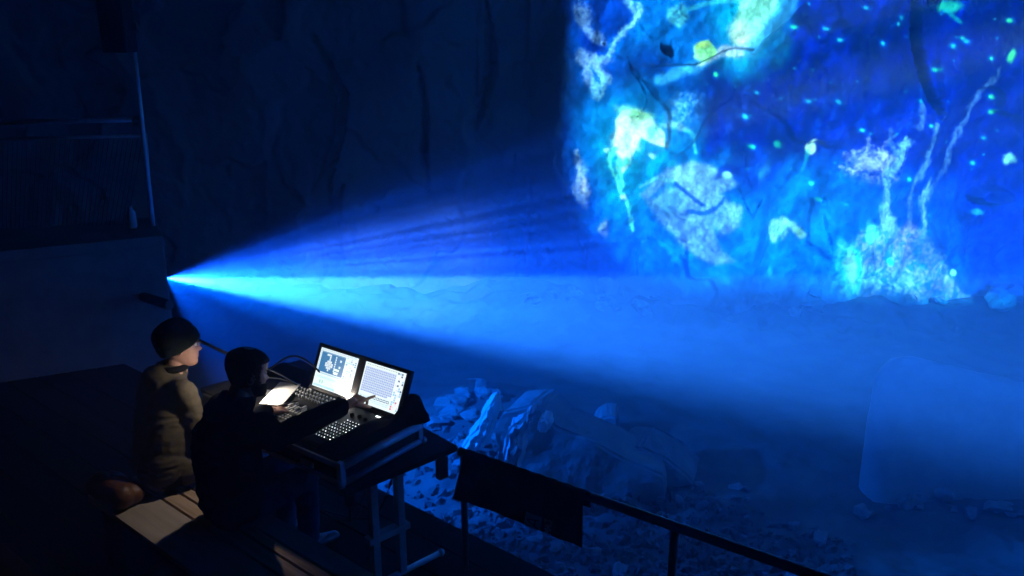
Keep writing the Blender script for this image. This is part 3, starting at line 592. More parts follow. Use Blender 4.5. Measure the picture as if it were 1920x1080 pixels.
def cut_block():
    """the big sawn block at the right: smooth face, rounded shoulder, soft edges"""
    key = [(1590, 1130), (1600, 1000), (1612, 900), (1624, 800), (1636, 728), (1648, 696), (1670, 676), (1700, 668), (1730, 672), (1800, 690), (1920, 717), (2060, 760), (2140, 1130)]
    Yb = 8.7; K = [atY(x, y, Yb) for x, y in key]; pts = []
    for i in range(len(K) - 1):
        a, b, c, d = K[max(i - 1, 0)], K[i], K[i + 1], K[min(i + 2, len(K) - 1)]
        for k in range(10):
            t = k / 10; pts.append(.5 * ((2 * b) + (c - a) * t + (2 * a - 5 * b + 4 * c - d) * t * t + (3 * b - a - 3 * c + d) * t ** 3))
    for k in range(40): pts.append(K[-1].lerp(K[0], k / 40))
    n = len(pts); cen = sum(pts, Vector()) / n; bk = Vector((.62, .70, -.34)).normalized(); nf = Vector((.0, 1, 0)); R_ = .26; rings = []
    for q in np.linspace(.02, .75, 14): rings.append([cen + (p - cen) * q * .9 - nf * R_ for p in pts])
    for th in np.linspace(0, math.pi / 2, 9): rings.append([p - (p - cen).normalized() * R_ * (1 - math.sin(th)) - nf * R_ * math.cos(th) for p in pts])
    for q in (.4, .9, 1.6, 2.4): rings.append([p + bk * q - (p - cen) * .01 * q for p in pts])
    org = Vector((cen.x, cen.y, PIT)); b = MB(); b.loft([[p - org for p in r] for r in rings])
    for v in b.bm.verts: v.co += Vector((0, 1, 0)) * (mnoise.fractal(v.co * 1.6, 1, 2.1, 4) * .03) + Vector((0, 0, 1)) * mnoise.noise(v.co * 3) * .008
    o = b.make('cut_stone_block', 'smooth'); o.location = org; tag(o, 'huge smooth stone block with a rounded corner at the right of the pit', 'stone block')
cut_block()
# ================================================================== platform, bench, table
RZB = math.atan2(-.64, .77)
def Bf(s, d, z):      # bench frame: s along (to the right), d away from the stand
    return Vector((.77 * s + .64 * d, -.64 * s + .77 * d, z))
def B_inv(p): return (.77 * p.x - .64 * p.y, .64 * p.x + .77 * p.y)
deck = bpy.data.objects.new('deck_floor', None)
b = MB()
for k in range(17):
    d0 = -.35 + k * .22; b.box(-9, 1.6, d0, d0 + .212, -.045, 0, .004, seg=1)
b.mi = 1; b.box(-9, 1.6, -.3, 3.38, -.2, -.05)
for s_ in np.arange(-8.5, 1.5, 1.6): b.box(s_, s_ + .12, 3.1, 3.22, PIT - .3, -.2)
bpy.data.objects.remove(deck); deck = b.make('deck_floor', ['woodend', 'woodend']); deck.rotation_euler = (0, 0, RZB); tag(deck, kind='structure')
bench = thing('plank_bench', 'long low bench of pale planks that both operators sit on', 'bench', Bf(-3.0, 2.05, 0), RZB)
BZ = .42
for d0, d1, mt in ((-.27, -.022, 'woodpale'), (-.006, .078, 'wood'), (.094, .150, 'wood'), (.166, .290, 'woodpale')):
    MB().box(-1.66, 2.6, d0, d1, BZ - .035, BZ, .004).make('seat_plank', mt, bench)
for s_ in (-1.55, .15, 2.2):
    lb = MB().box(s_, s_ + .07, -.25, -.18, .0, BZ - .035, .004).box(s_, s_ + .07, .19, .26, .0, BZ - .035, .004).box(s_ + .005, s_ + .065, -.25, .26, BZ - .12, BZ - .036, .003)
    lb.make('leg', 'woodend', bench)
# upper step of the stand behind the bench, the dark tier at the picture's lower left
tier = thing('stand_tier', 'dark wooden tier of the stand at the lower left, behind the bench', 'seating tier', Bf(-3.0, .8, 0), RZB)
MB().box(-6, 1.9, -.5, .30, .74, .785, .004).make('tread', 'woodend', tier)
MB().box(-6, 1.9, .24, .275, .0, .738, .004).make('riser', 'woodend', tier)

# table
TB = thing('work_table', 'folding table with a dark top carrying the lighting console', 'table', (-.83, 3.79, 0), R(-47.5))
TZ = .775
MB().box(-1.75, 0, .0, .72, TZ - .032, TZ, .006).make('table_top', 'black', TB)
fr = MB().tube([(-1.7, .06, TZ - .05), (-.06, .06, TZ - .05)], .014).tube([(-1.7, .66, TZ - .05), (-.06, .66, TZ - .05)], .014).tube([(-.06, .06, TZ - .05), (-.06, .66, TZ - .05)], .014).tube([(-1.7, .06, TZ - .05), (-1.7, .66, TZ - .05)], .014)
fr.make('under_frame', 'steel', TB)
for x in (-.16, -1.45):
    lg = MB(); 
    for y in (.25, .42): lg.box(x - .022, x + .022, y - .022, y + .022, .03, TZ - .06, .004)
    lg.box(x - .03, x + .03, .20, .47, .30, .335, .003); lg.make('leg', 'steel', TB)
    MB().tube([(x, .02, .02), (x, .70, .02)], .018).ball((x, .02, .02), .024).ball((x, .70, .02), .024).make('foot', 'steel', TB)
MB().box(-.115, -.075, .05, .09, TZ - .15, TZ - .032, .004).tube([(-.095, .07, TZ - .15), (-.095, .07, TZ - .24)], .007).make('clamp', 'blackpl', TB)
MB().box(-.03, .01, .58, .64, TZ - .16, TZ - .032, .006).make('clamp', 'blackpl', TB)

# ================================================================== flight case tray
RZC = math.atan2(-.595, .804)
CX = thing('flight_case_tray', 'black flight case base with aluminium edges under the console', 'flight case', (-.86, 3.83, TZ), RZC)
MB().box(-.90, -.008, .008, .600, .004, .112, .004).make('panel', 'black', CX)
def trims(b):
    for z in (.016, .113):
        w = .017 if z < .05 else .024
        b.tube([(-.004, .03, z), (-.004, .585, z)], w, 14); b.box(-.88, -.03, -.004, .010, z - w * .6, z + w * .6, .003)
    return b
trims(MB()).make('edge_trim', 'alu', CX)
MB().box(-.03, .003, -.004, .03, -.001, .134, .004).make('corner_post', 'alu', CX); MB().box(-.03, .003, .578, .61, -.001, .134, .004).make('corner_post', 'alu', CX)
for y in (-.002, .612):
    MB().ball((0, y, .012), .021).make('ball_corner', 'alu', CX)
MB().box(-.30, -.20, -.012, -.003, .045, .075, .003).make('latch', 'alu', CX); MB().box(-.62, -.52, -.012, -.003, .045, .075, .003).make('latch', 'alu', CX)

# ================================================================== lighting console
ZC = TZ + .114
CN = thing('lighting_console', 'lighting desk with two tilted touchscreens, faders and lit keys', 'lighting console', (-.86, 3.83, ZC), RZC)
def slab(b, x0, x1, y0, y1, z00, z01, z10, z11, bev=.006):      # front z00..z01, back z10..z11
    q = bmesh.new(); vs = [q.verts.new(p) for p in ((x0, y0, z00), (x1, y0, z00), (x1, y1, z10), (x0, y1, z10), (x0, y0, z01), (x1, y0, z01), (x1, y1, z11), (x0, y1, z11))]
    for f in ((0, 3, 2, 1), (4, 5, 6, 7), (0, 1, 5, 4), (1, 2, 6, 5), (2, 3, 7, 6), (3, 0, 4, 7)): q.faces.new([vs[i] for i in f])
    bmesh.ops.recalc_face_normals(q, faces=q.faces[:]); bmesh.ops.bevel(q, geom=q.edges[:], offset=bev, segments=2, affect='EDGES'); return b.add(q)
slab(MB(), -.86, -.03, .05, .475, .0, .018, .0, .062).make('body', 'blackpl', CN)
def surf(y): return .0185 + (y - .05) / .425 * .044      # height of the sloping control surface
SL = math.atan(.044 / .425)
pb = MB(); slab(pb, -.845, -.45, .075, .462, surf(.075) - .004, surf(.075) + .0015, surf(.462) - .004, surf(.462) + .0015, .001); slab(pb, -.435, -.045, .075, .462, surf(.075) - .004, surf(.075) + .0015, surf(.462) - .004, surf(.462) + .0015, .001)
pb.make('control_panel', 'panel', CN)
def knob(x, y, r, h, m='knob', nm='encoder_knob'):
    b = MB(); z = surf(y); b.tube([(0, 0, 0), (0, 0, h * .8), (0, 0, h)], [r, r * .92, r * .75], 12); o = b.make(nm, m, CN); o.location = (x, y, z); o.rotation_euler = (SL, 0, 0); return o
def clone(o, loc):
    c = o.copy(); COL.objects.link(c); c.parent = o.parent; c.location = loc; return c
kn = knob(-.82, .437, .0075, .016)
for row, (y, n) in enumerate(((.437, 14), (.405, 14), (.372, 14))):
    for k in range(n):
        x = -.825 + k * .0265 + (.006 if k > 4 else 0) + (.006 if k > 9 else 0)
        if row == 0 and k == 0: continue
        clone(kn, (x, y, surf(y)))
fd = MB().box(-.0075, .0075, -.016, .016, .0, .016, .003).make('fader_cap', 'knob', CN); fd.location = (-.70, .27, surf(.27)); fd.rotation_euler = (SL, 0, 0)
for k in range(1, 11): clone(fd, (-.70 + k * .0232, .27 + .02 * math.sin(k * 1.9), surf(.27)))
sl = MB()
for k in range(11): x = -.70 + k * .0232; sl.box(x - .0055, x + .0055, .215, .335, surf(.27) - .004, surf(.27) + .003)
sl.make('fader_strip', 'white', CN).rotation_euler = (0, 0, 0)
key = MB().box(-.0065, .0065, -.005, .005, .0, .006, .0015).make('button', 'white', CN); key.location = (-.70, .19, surf(.19)); key.rotation_euler = (SL, 0, 0)
for j, y in enumerate((.19, .172, .154)):
    for k in range(11):
        if j or k: clone(key, (-.70 + k * .0232, y, surf(y)))
# backlit keypad on the right: caps with light-giving legends
kp = MB(); rk = random.Random(4)
for j in range(9):
    for k in range(9):
        x = -.325 + k * .0205 + (.004 if k > 4 else 0); y = .13 + j * .0235
        if (k > 7 and j < 3) or (k < 2 and j > 6): continue
        kp.mi = 0; kp.box(x - .0075, x + .0075, y - .0085, y + .0085, surf(y), surf(y) + .007, .0015, seg=1)
        kp.mi = 1 if rk.random() < .82 else 2; r = .0022 * rk.choice((.8, 1, 1, 1.1, 1.6)); z = surf(y) + .0075; kp.ball((x, y, z), r, sz=.5, u=8, v=5)
kp.make('keypad', ['blackpl', 'keylight', 'keydim'], CN)
for k in range(5): knob(-.31 + k * .052, .375 + .008 * (k % 2), .012, .02, 'blackpl')
MB().box(-.185, -.135, .432, .442, surf(.437), surf(.437) + .004).box(-.115, -.075, .432, .442, surf(.437), surf(.437) + .004).make('light_strip', 'keylight', CN)
MB().box(-.52, -.455, .02, .034, -.006, .004, .001).make('light_strip', 'keylight', CN)
MB().box(-.50, -.40, .045, .052, .012, .020).make('status_display', mat('dim_display', (.05, .1, .1), .3, bump=.0002, emit=(.25, .6, .6), es=.30), CN)

# screens
def screen_image(right):
    W, H_ = 512, 330; A = np.ones((H_, W, 3)) * np.array([.80, .93, .97]); rs = np.random.RandomState(3 + right)
    def rc(x0, y0, x1, y1, c): A[int(y0):int(y1), int(x0):int(x1)] = c
    if not right:
        for k in range(40): rc(14 + k * 12, 4, 20 + k * 12 + rs.randint(3), 10, (.3, .45, .6))
        rc(0, 14, W, 16, (.25, .45, .6)); rc(26, 24, 352, 196, (.045, .19, .40)); rc(30, 28, 348, 32, (.3, .5, .65))
        cells = [(2, 0), (1, 0), (0, 0), (2, 1), (2, 2), (1, 3), (2, 3), (3, 3), (0, 4), (1, 4), (3, 4), (4, 4), (0, 5), (2, 5), (4, 5), (1, 6), (2, 6), (3, 6), (1, 5), (3, 5), (2, 4), (2, 7)]
        for i, j in cells: rc(100 + i * 21, 38 + j * 18, 119 + i * 21, 54 + j * 18, (.75, .86, .92)); 
        for i, j in ((1, 4), (2, 5), (3, 4)): rc(106 + i * 21, 42 + j * 18, 112 + i * 21, 50 + j * 18, (.2, .05, .05))
        for j in range(7): rc(222, 42 + j * 19, 238, 56 + j * 19, (.7, .85, .95))
        rc(285, 60, 308, 78, (.7, .85, .95)); rc(285, 112, 308, 130, (.7, .85, .95)); rc(232, 140, 300, 158, (.8, .95, .85)); rc(232, 166, 292, 188, (.8, .95, .9))
        for j in range(14):
            for i in range(5): rc(366 + i * 28, 22 + j * 17, 388 + i * 28, 34 + j * 17, [(.9, .95, .96), (.5, .75, .9), (.8, .92, .95), (.25, .45, .6)][rs.randint(4)]); rc(370 + i * 28, 27 + j * 17, 370 + i * 28 + rs.randint(4, 16), 30 + j * 17, (.12, .2, .3))
        rc(26, 204, 350, 212, (.35, .6, .7)); rc(30, 228, 340, 250, (.62, .86, .86)); rc(80, 262, 96, 292, (.35, .75, .55)); rc(112, 262, 128, 292, (.35, .75, .55)); rc(10, 305, 300, 322, (.45, .75, .85))
        for j in range(10): rc(6, 24 + j * 18, 20, 36 + j * 18, (.4, .6, .7))
    else:
        for k in range(13): rc(22 + k * 30, 12, 40 + k * 30, 18, (.35, .4, .3))
        for j in range(11):
            for i in range(17):
                if j < 10 or i < 15:
                    x, y = 14 + i * 23, 34 + j * 18.5; rc(x, y, x + 20, y + 15, (.30, .40, .72)); rc(x + 3, y + 3, x + 17, y + 8, (.62, .72, .93)); rc(x + 8, y + 9, x + 14, y + 13, (.12, .16, .42))
        for j in range(16):
            for i in range(4): rc(414 + i * 24, 12 + j * 19, 434 + i * 24, 26 + j * 19, [(.9, .92, .97), (.8, .75, .85), (.35, .6, .8), (.85, .9, .95), (.75, .2, .25), (.1, .15, .25)][rs.choice(6, p=[.4, .1, .18, .2, .05, .07])])
        for i in range(5):
            x = 190 + i * 42; rc(x, 252, x + 34, 274, (.05, .12, .22)); rc(x + 5, 257, x + 29, 269, (.75, .9, .93))
        for j in range(2): 
            for i in range(24): rc(180 + i * 9, 286 + j * 14, 184 + i * 9 + rs.randint(4), 290 + j * 14, (.2, .5, .55))
        for i in range(9): rc(20 + i * 18, 262, 30 + i * 18, 300, (.55, .8, .85))
    return A
def screen_mat(name, img, es):
    m = bpy.data.materials.new(name); m.use_nodes = True; nt = m.node_tree; N = nt.nodes; L = nt.links; b = N['Principled BSDF']
    uv = N.new('ShaderNodeUVMap'); ti = N.new('ShaderNodeTexImage'); ti.image = img; L.new(uv.outputs[0], ti.inputs[0])
    L.new(ti.outputs[0], b.inputs['Emission Color']); b.inputs['Emission Strength'].default_value = es; b.inputs['Base Color'].default_value = (.12, .12, .13, 1); b.inputs['Roughness'].default_value = .35
    return m
HS = bpy.data.objects.new('screen_housing', None); bpy.data.objects.remove(HS)
TILT = R(24)
def tp(x, h, o=0):      # a point on the tilted screen plane: x along, h up it, o out of it
    return Vector((x, .462 + h * math.sin(TILT) - o * math.cos(TILT), .070 + h * math.cos(TILT) + o * math.sin(TILT)))
rotT = Matrix.Translation((0, .462, .070)) @ Euler((R(90) - TILT, 0, 0)).to_matrix().to_4x4()      # local x, h -> y, out -> z
hs = MB(); hs.box(-.775, -.035, -.012, .275, -.028, 0, .006, rotT)
housing = hs.make('screen_housing', 'blackpl', CN)
MB().tube([(-.74, .463, .062), (-.08, .463, .062)], .011).make('hinge', 'panel', CN)
MB().box(-.765, -.42, -.010, -.002, .0, .003, 0, rotT).box(-.40, -.05, -.010, -.002, .0, .003, 0, rotT).make('bezel_strip', 'knob', housing)
for x0, x1, r_ in ((-.745, -.432, 0), (-.372, -.062, 1)):
    im = make_image('console_screen_picture', screen_image(r_)); sb = MB(); p = [rotT @ Vector(q) for q in ((x0, .022, .0025), (x1, .022, .0025), (x1, .252, .0025), (x0, .252, .0025))]
    sb.quad(*p); o = sb.make('touchscreen', screen_mat('touchscreen', im, SCR), housing); uv = o.data.uv_layers.new(name='UVMap')
    vco = [v.co for v in o.data.vertices]
    for li, lp in enumerate(o.data.loops):
        c = rotT.inverted() @ vco[lp.vertex_index]; uv.data[li].uv = ((c.x - x0) / (x1 - x0), (c.y - .022) / .23)
    tag(o, 'touchscreen showing a grid of pale blue cells' if r_ else 'touchscreen showing a stage plan on a blue panel with a white glare in its corner')
def C2W(v): return Matrix.Translation((-.86, 3.83, ZC)) @ Matrix.Rotation(RZC, 4, 'Z') @ Vector(v)
# gooseneck lamps plugged into the desk, the last one added for the paper
def lamp(name_loc, base, head, aim, watt, rad, cone, label):
    t = thing('gooseneck_lamp', label, 'desk lamp', C2W(base)); inv = Matrix.Translation(t.location).inverted()
    b0, h0 = Vector((0, 0, 0)), inv @ C2W(head); mid = b0.lerp(h0, .5) + Vector((0, 0, .05))
    pts = [b0.lerp(mid, k / 6) * (1 - k / 6) + mid.lerp(h0, k / 6) * (k / 6) for k in range(7)]
    MB().tube(pts, .004, 8).make('neck', 'blackpl', t)
    a = aim.normalized(); MB().tube([h0 - a * .03, h0 - a * .004, h0 + a * .004], [.008, .014, .015], 12).make('lamp_head', 'blackpl', t)
    MB().tube([h0 + a * .005, h0 + a * .0065], [.011, .011], 12).make('led', 'led', t)
    ld = bpy.data.lights.new('lamp_light', 'SPOT'); ld.energy = watt; ld.shadow_soft_size = rad; ld.color = (1, .88, .74); ld.spot_size = cone; ld.spot_blend = .5
    lo = bpy.data.objects.new('lamp_light', ld); COL.objects.link(lo); lo.parent = t; lo.location = h0 + a * .012; lo.rotation_euler = a.to_track_quat('-Z', 'Y').to_euler()
    return t
L1T = Vector((-1.49, 4.45, 1.20))
invC = (Matrix.Translation((-.86, 3.83, ZC)) @ Matrix.Rotation(RZC, 4, 'Z')).inverted()
lamp(0, (-.84, .455, .06), tuple(invC @ L1T), Vector((-.60, -.20, -.77)), L1W, .010, R(160), 'thin gooseneck lamp behind the nearer operator\'s head, lighting bench and coat')
lamp(0, (-.43, .455, .06), tuple(rotT @ Vector((-.450, .012, .060))), (invC.to_3x3().inverted() @ (rotT.to_3x3() @ Vector((-.15, .55, -.8)))), L2W, .008, R(120), 'short gooseneck lamp glaring onto the lower corner of the left touchscreen')

lamp(0, (-.84, .455, .06), tuple(invC @ Vector((-1.445, 4.54, 1.07))), Vector((.42, -.05, -.7)), L3W, .012, R(105), 'small gooseneck lamp added low over the sheet of paper to brighten it')  # added lamp, there only to make the paper bright
# paper, side case, black cloth
ps = MB().box(-.068, .068, -.132, .132, 0, .003, .001).make('paper_sheet', 'paper'); ps.location = C2W((-.838, .31, .066)); ps.rotation_euler = (R(5), 0, RZC + R(25)); tag(ps, 'blank white sheet of paper lit brightly at the left of the console', 'paper')
sc_ = thing('equipment_case', 'low dark case on the left end of the table, past the paper', 'case', C2W((-1.02, .45, 0)) * 1, RZC)
sc_.location.z = TZ
MB().box(-.34, .15, -.32, .32, .002, .105, .008).make('body', 'panel', sc_); MB().box(-.335, .145, -.30, .30, .106, .114, .003).make('lid', 'black', sc_); MB().tube([(-.05, -.326, .06), (.07, -.326, .06)], .006).make('handle', 'steel', sc_)
p2 = MB().box(-.07, .05, -.03, .035, 0, .004, .001).make('folded_note', 'paper'); p2.location = C2W((-1.05, .36, .0)); p2.location.z = TZ + .1145; p2.rotation_euler = (0, 0, RZC + R(25)); tag(p2, 'small creased note on the low dark case beyond the sheet of paper', 'note')
def pen():
    t = thing('pen', 'dark pen lying across the fader strips', 'pen', C2W((-.70, .25, surf(.25) + .026)), RZC + R(70)); MB().tube([(-.06, 0, 0), (.05, 0, 0), (.065, 0, 0)], [.004, .004, .001], 8).make('barrel', 'blackpl', t)
pen()
def cable(name, pts, r, m, label, cat='cable'):
    P = [Vector(p) for p in pts]; out = []
    for i in range(len(P) - 1):
        a, b_, c, d = P[max(i - 1, 0)], P[i], P[i + 1], P[min(i + 2, len(P) - 1)]
        for k in range(8):
            t = k / 8; out.append(.5 * ((2 * b_) + (c - a) * t + (2 * a - 5 * b_ + 4 * c - d) * t * t + (3 * b_ - a - 3 * c + d) * t ** 3))
    out.append(P[-1]); return tag(MB().tube(out, r, 8).make(name, m), label, cat)
cable('cable', [C2W((-.66, .60, .02)), at(580, 680, 1.12), at(545, 668, 1.12), at(508, 690, 1.02), at(480, 712, .92)], .006, 'blackpl', 'thin black cable arching up behind the left touchscreen')
def sstep_(a, b, x):
    t = max(0, min(1, (x - a) / (b - a))); return t * t * (3 - 2 * t)
cable('cable', [C2W((-.30, .60, .01)), C2W((-.28, .68, -.10)), C2W((-.34, .72, -.42)), C2W((-.50, .66, -.80)), C2W((-.90, .60, -.87))], .007, 'blackpl', 'thick black cable dropping behind the table to the deck')
cable('cable', [C2W((-.50, .60, .01)), C2W((-.52, .70, -.12)), C2W((-.56, .70, -.5)), C2W((-.66, .62, -.86)), C2W((-1.2, .50, -.87))], .005, 'blackpl', 'thin black cable dropping behind the table to the deck')
def draped_cloth():
    b = bmesh.new(); nx, ny = 34, 50; grid = []
    for j in range(ny):
        row = []; v = j / (ny - 1); y = .02 + v * .63
        for i in range(nx):
            u = i / (nx - 1); x = -.135 + u * .125 - .06 * sstep_(.35, .0, v) * (1 - u) + .03 * sstep_(.6, 1, v)
            hump = math.exp(-((y - .56) / .085) ** 2) * .125 * sstep_(.30, .62, u) + math.exp(-((y - .26) / .16) ** 2) * .03
            prof = 1 if u < .86 else 1 - (u - .86) * 5
            ends = min(1, v / .10, (1 - v) / .07)
            z = .022 + surf(min(y, .47)) * .5 + hump * prof * ends + .012 * ends + .012 * mnoise.noise(Vector((x * 14, y * 9, 1))) + .004 * math.sin(x * 60 + y * 24)
            if u > .95: z = min(z, .02)
            row.append(b.verts.new((x, y, z)))
        grid.append(row)
    for j in range(ny - 1):
        for i in range(nx - 1): b.faces.new((grid[j][i], grid[j][i + 1], grid[j + 1][i + 1], grid[j + 1][i])).smooth = True
    me = bpy.data.meshes.new('black_garment'); b.to_mesh(me); b.free(); me.materials.append(M['cloth']); o = bpy.data.objects.new('black_garment', me); COL.objects.link(o)
    o.location = (-.86, 3.83, ZC); o.rotation_euler = (0, 0, RZC); s = o.modifiers.new('t', 'SOLIDIFY'); s.thickness = .012; tag(o, 'crumpled black garment heaped over the right side of the console', 'garment')
draped_cloth()

# ================================================================== handrail and its dust cover
def rail_between(t, name, p, q, r=.021, m='darksteel'):
    L0 = t.location; return MB().tube([Vector(p) - L0, Vector(q) - L0], r, 12).make(name, m, t)
ra, rb_ = at(862, 846, .76), at(1560, 1090, .79)
HR = thing('handrail', 'dark green handrail running down to the right from the table', 'handrail', (ra.x, ra.y, 0))
rail_between(HR, 'top_rail', ra, rb_ + (rb_ - ra) * .5, .024)
pp = ra.lerp(rb_, .645); rail_between(HR, 'post', (pp.x, pp.y, -.2), (pp.x, pp.y, pp.z - .02), .022); MB().tube([(ra.x - HR.location.x + .02, ra.y - HR.location.y, -.2), (ra.x - HR.location.x + .02, ra.y - HR.location.y, .74)], .02).make('post', 'darksteel', HR)
l0, l1 = at(352, 628, .82), at(462, 680, .82)
HL = thing('handrail', 'pale thin handrail seen between the heads of the two operators', 'handrail', (l1.x, l1.y, 0))
rail_between(HL, 'top_rail', l0, l1, .012, 'alu'); rail_between(HL, 'post', (l1.x, l1.y, -.1), (l1.x, l1.y, .82), .016, 'steel')
g0, g1 = at(-60, 450, .62), at(318, 572, .62)
HG = thing('handrail', 'black handrail crossing in front of the concrete projector housing', 'handrail', (g0.x, g0.y, 0))
rail_between(HG, 'top_rail', g0, g1, .045, 'darksteel'); gm = g0.lerp(g1, .12); rail_between(HG, 'post', (gm.x, gm.y, PIT), (gm.x, gm.y, .6), .03)
def dust_cover():
    a = at(876, 856, .785); c = at(1100, 935, .79); ux = (c - a); L = ux.length; ux.normalize(); nrm = Vector((-ux.y, ux.x, 0)).normalized() * -1      # towards the stand
    if nrm.y > 0: nrm = -nrm
    b = bmesh.new(); nx, nz = 60, 26; H_ = .25; fr, = [[]]
    t = thing('dust_cover', 'black fabric dust cover hung over the handrail, with faded lettering', 'dust cover', a); G = []
    def P(u, v, off=0):
        x = u * L * (1 + .02 * (v)) + (-.055 * v * (1 - u)) + (-.004 * v * u); drop = H_ * (1 - .04 * math.sin(u * 3.1)) * v
        wav = (.005 * math.sin(u * 9 + v * 2) + .003 * math.sin(u * 31 + 1)) * v
        return ux * x + nrm * (.032 + wav + off + .02 * v) + Vector((0, 0, .005 - drop))
    for j in range(nz + 6):
        if j < 6: th = math.pi * (j / 6) ; row = [b.verts.new(ux * (i / nx * L) + nrm * (.032 * -math.cos(th)) + Vector((0, 0, .032 * math.sin(th) + .002 * math.sin(i * .9)))) for i in range(nx + 1)]
        else: row = [b.verts.new(P(i / nx, (j - 5) / nz)) for i in range(nx + 1)]
        G.append(row)
    back = [b.verts.new(ux * (i / nx * L) - nrm * .036 + Vector((0, 0, -.07))) for i in range(nx + 1)]; G.insert(0, back)
    for j in range(len(G) - 1):
        for i in range(nx): b.faces.new((G[j][i], G[j][i + 1], G[j + 1][i + 1], G[j + 1][i])).smooth = True
    me = bpy.data.meshes.new('fabric'); b.to_mesh(me); b.free(); me.materials.append(M['cloth']); o = bpy.data.objects.new('fabric', me); COL.objects.link(o); o.parent = t; s = o.modifiers.new('t', 'SOLIDIFY'); s.thickness = .006; s.offset = -1
    # printing: a square badge with a dark A, and MA3 running up the cloth
    def strip(pts, w, m_, name, off=.011):
        q = MB(); 
        for (u0, v0), (u1, v1) in pts:
            A_, B_ = P(u0, v0, off), P(u1, v1, off); dr = (B_ - A_).normalized(); sd = dr.cross(nrm).normalized() * w * .5; q.quad(A_ - sd, B_ - sd, B_ + sd, A_ + sd)
        return q.make(name, m_, t)
    q = MB(); 
    for i in range(6):
        for j in range(6):
            u0, u1, v0, v1 = .585 + i * .0205, .585 + (i + 1) * .0205, .67 + j * .053, .67 + (j + 1) * .053; q.quad(P(u0, v0, .010), P(u1, v0, .010), P(u1, v1, .010), P(u0, v1, .010))
    q.make('badge', 'print', t)
    strip([((.60, .82), (.695, .76)), ((.60, .82), (.695, .97)), ((.665, .785), (.665, .92))], .010, 'cloth', 'badge_letter', .013)
    x0, x1 = .735, .785
    seg = [((x0, .97), (x1, .97)), ((x0, .865), (x1, .865)), ((x1, .97), ((x0 + x1) / 2 + .005, .917)), (((x0 + x1) / 2 + .005, .917), (x1, .865)),
           ((x0, .845), (x1, .795)), ((x1, .795), (x0, .745)), ((x0 + .015, .825), (x0 + .015, .765)),
           ((x0, .725), (x0, .60)), ((x1, .725), (x1, .60)), ((x0, .60), (x1, .60)) , (((x0 + x1) / 2, .69), ((x0 + x1) / 2, .60))]
    seg[7] = ((x0, .725), (x0, .635)); seg[8] = ((x1, .725), (x1, .635)); seg[9] = ((x0, .635), (x1, .635)); seg[10] = ((x0, .725), (x0 + .001, .70))
    # MA3, reading upwards: M at the bottom, then A, then 3
    m_ = [((x0, .97), (x1, .97)), ((x1, .97), (x0 + .02, .925)), ((x0 + .02, .925), (x1, .88)), ((x1, .88), (x0, .88))]
    m_ = [((x1, .97), (x0, .97)), ((x0, .97), (x1 - .02, .925)), ((x1 - .02, .925), (x0, .88)), ((x0, .88), (x1, .88))]
    a_ = [((x1, .86), (x0, .815)), ((x0, .815), (x1, .77)), ((x1 - .018, .845), (x1 - .018, .785))]
    t_ = [((x0, .745), (x0, .67)), ((x0, .67), (x0 + .02, .70)), ((x0 + .02, .70), (x0 + .026, .675)), ((x0 + .026, .675), (x1 - .008, .662)), ((x1 - .008, .662), (x1, .70)), ((x1, .70), (x1 - .006, .745))]
    strip(m_ + a_ + t_, .008, 'printgrey', 'lettering')
dust_cover()

# ================================================================== left: projector housing, frame, speaker
hb = atY(304, 442, 7.6)
HO = thing('projector_housing', 'large plain concrete block at the left with the projector at its side', 'concrete block', (hb.x, hb.y, PIT))
top = hb.z - PIT; HO.rotation_euler = (0, 0, R(26))
MB().box(-7.5, 0, 0, .9, -.3, top - .10, .02).make('wall', 'concrete', HO); MB().box(-7.55, .006, -.006, .906, top - .098, top, .008).make('capping', 'concrete', HO)
PJ = thing('projector', 'dark projector at the side of the concrete block, its lens glaring blue white', 'projector', PROJ)
ej = e1; rotP = (Vector((1, 0, 0))).rotation_difference(Vector((e1.x, e1.y, 0)).normalized()).to_matrix().to_4x4()
MB().box(-.30, -.10, -.10, .16, -.12, .12, .015, rotP).make('body', 'blackpl', PJ); MB().tube([rotP @ Vector((-.10, 0, 0)), rotP @ Vector((-.045, 0, 0))], [.055, .048], 20).make('lens_barrel', 'blackpl', PJ)
MB().tube([rotP @ Vector((-.044, 0, 0)), rotP @ Vector((-.040, 0, 0))], [.034, .034], 20).make('lens', 'lens', PJ)
MB().tube([(-.14, .05, .13), (-.145, .05, .42)], .006, 8).make('antenna', 'steel', PJ); MB().box(-.30, -.09, -.1, .16, -.20, -.125, .01, rotP).tube([(-.2, .1, -.2), (-.2, .1, PIT - PROJ.z)], .03).make('stand', 'darksteel', PJ)
# steel frame on the housing
fz = hb.z
def pole(px0, py0, px1, py1, Y, r, nm, t, m='steel'):
    a, c = atY(px0, py0, Y) - t.location, atY(px1, py1, Y) - t.location; return MB().tube([a, c], r, 10).make(nm, m, t)
FR = thing('scaffold_frame', 'tall steel scaffold frame standing on top of the concrete block', 'scaffold frame', (hb.x, 8.0, fz))
pole(288, 436, 236, -40, 8.0, .024, 'standard', FR); pole(286, 438, 272, 250, 8.05, .018, 'standard', FR)
pole(-40, 231, 254, 224, 8.0, .024, 'ledger', FR); pole(-40, 262, 268, 254, 8.0, .016, 'ledger', FR); pole(-40, 436, 284, 434, 8.0, .014, 'ledger', FR)
MB().ball(atY(256, 226, 8.0) - FR.location, .04).make('clamp', 'darksteel', FR)
mb = MB()
for k in range(0, 34): a, c = atY(-30 + k * 9, 262, 8.02) - FR.location, atY(-28 + k * 8.0, 434, 8.02) - FR.location; mb.tube([a, c], .0035, 5)
mb.make('mesh_infill', 'darksteel', FR)
sp = atY(222, 50, 7.9); SPK = thing('loudspeaker', 'black loudspeaker hung high on the scaffold pole', 'loudspeaker', sp)
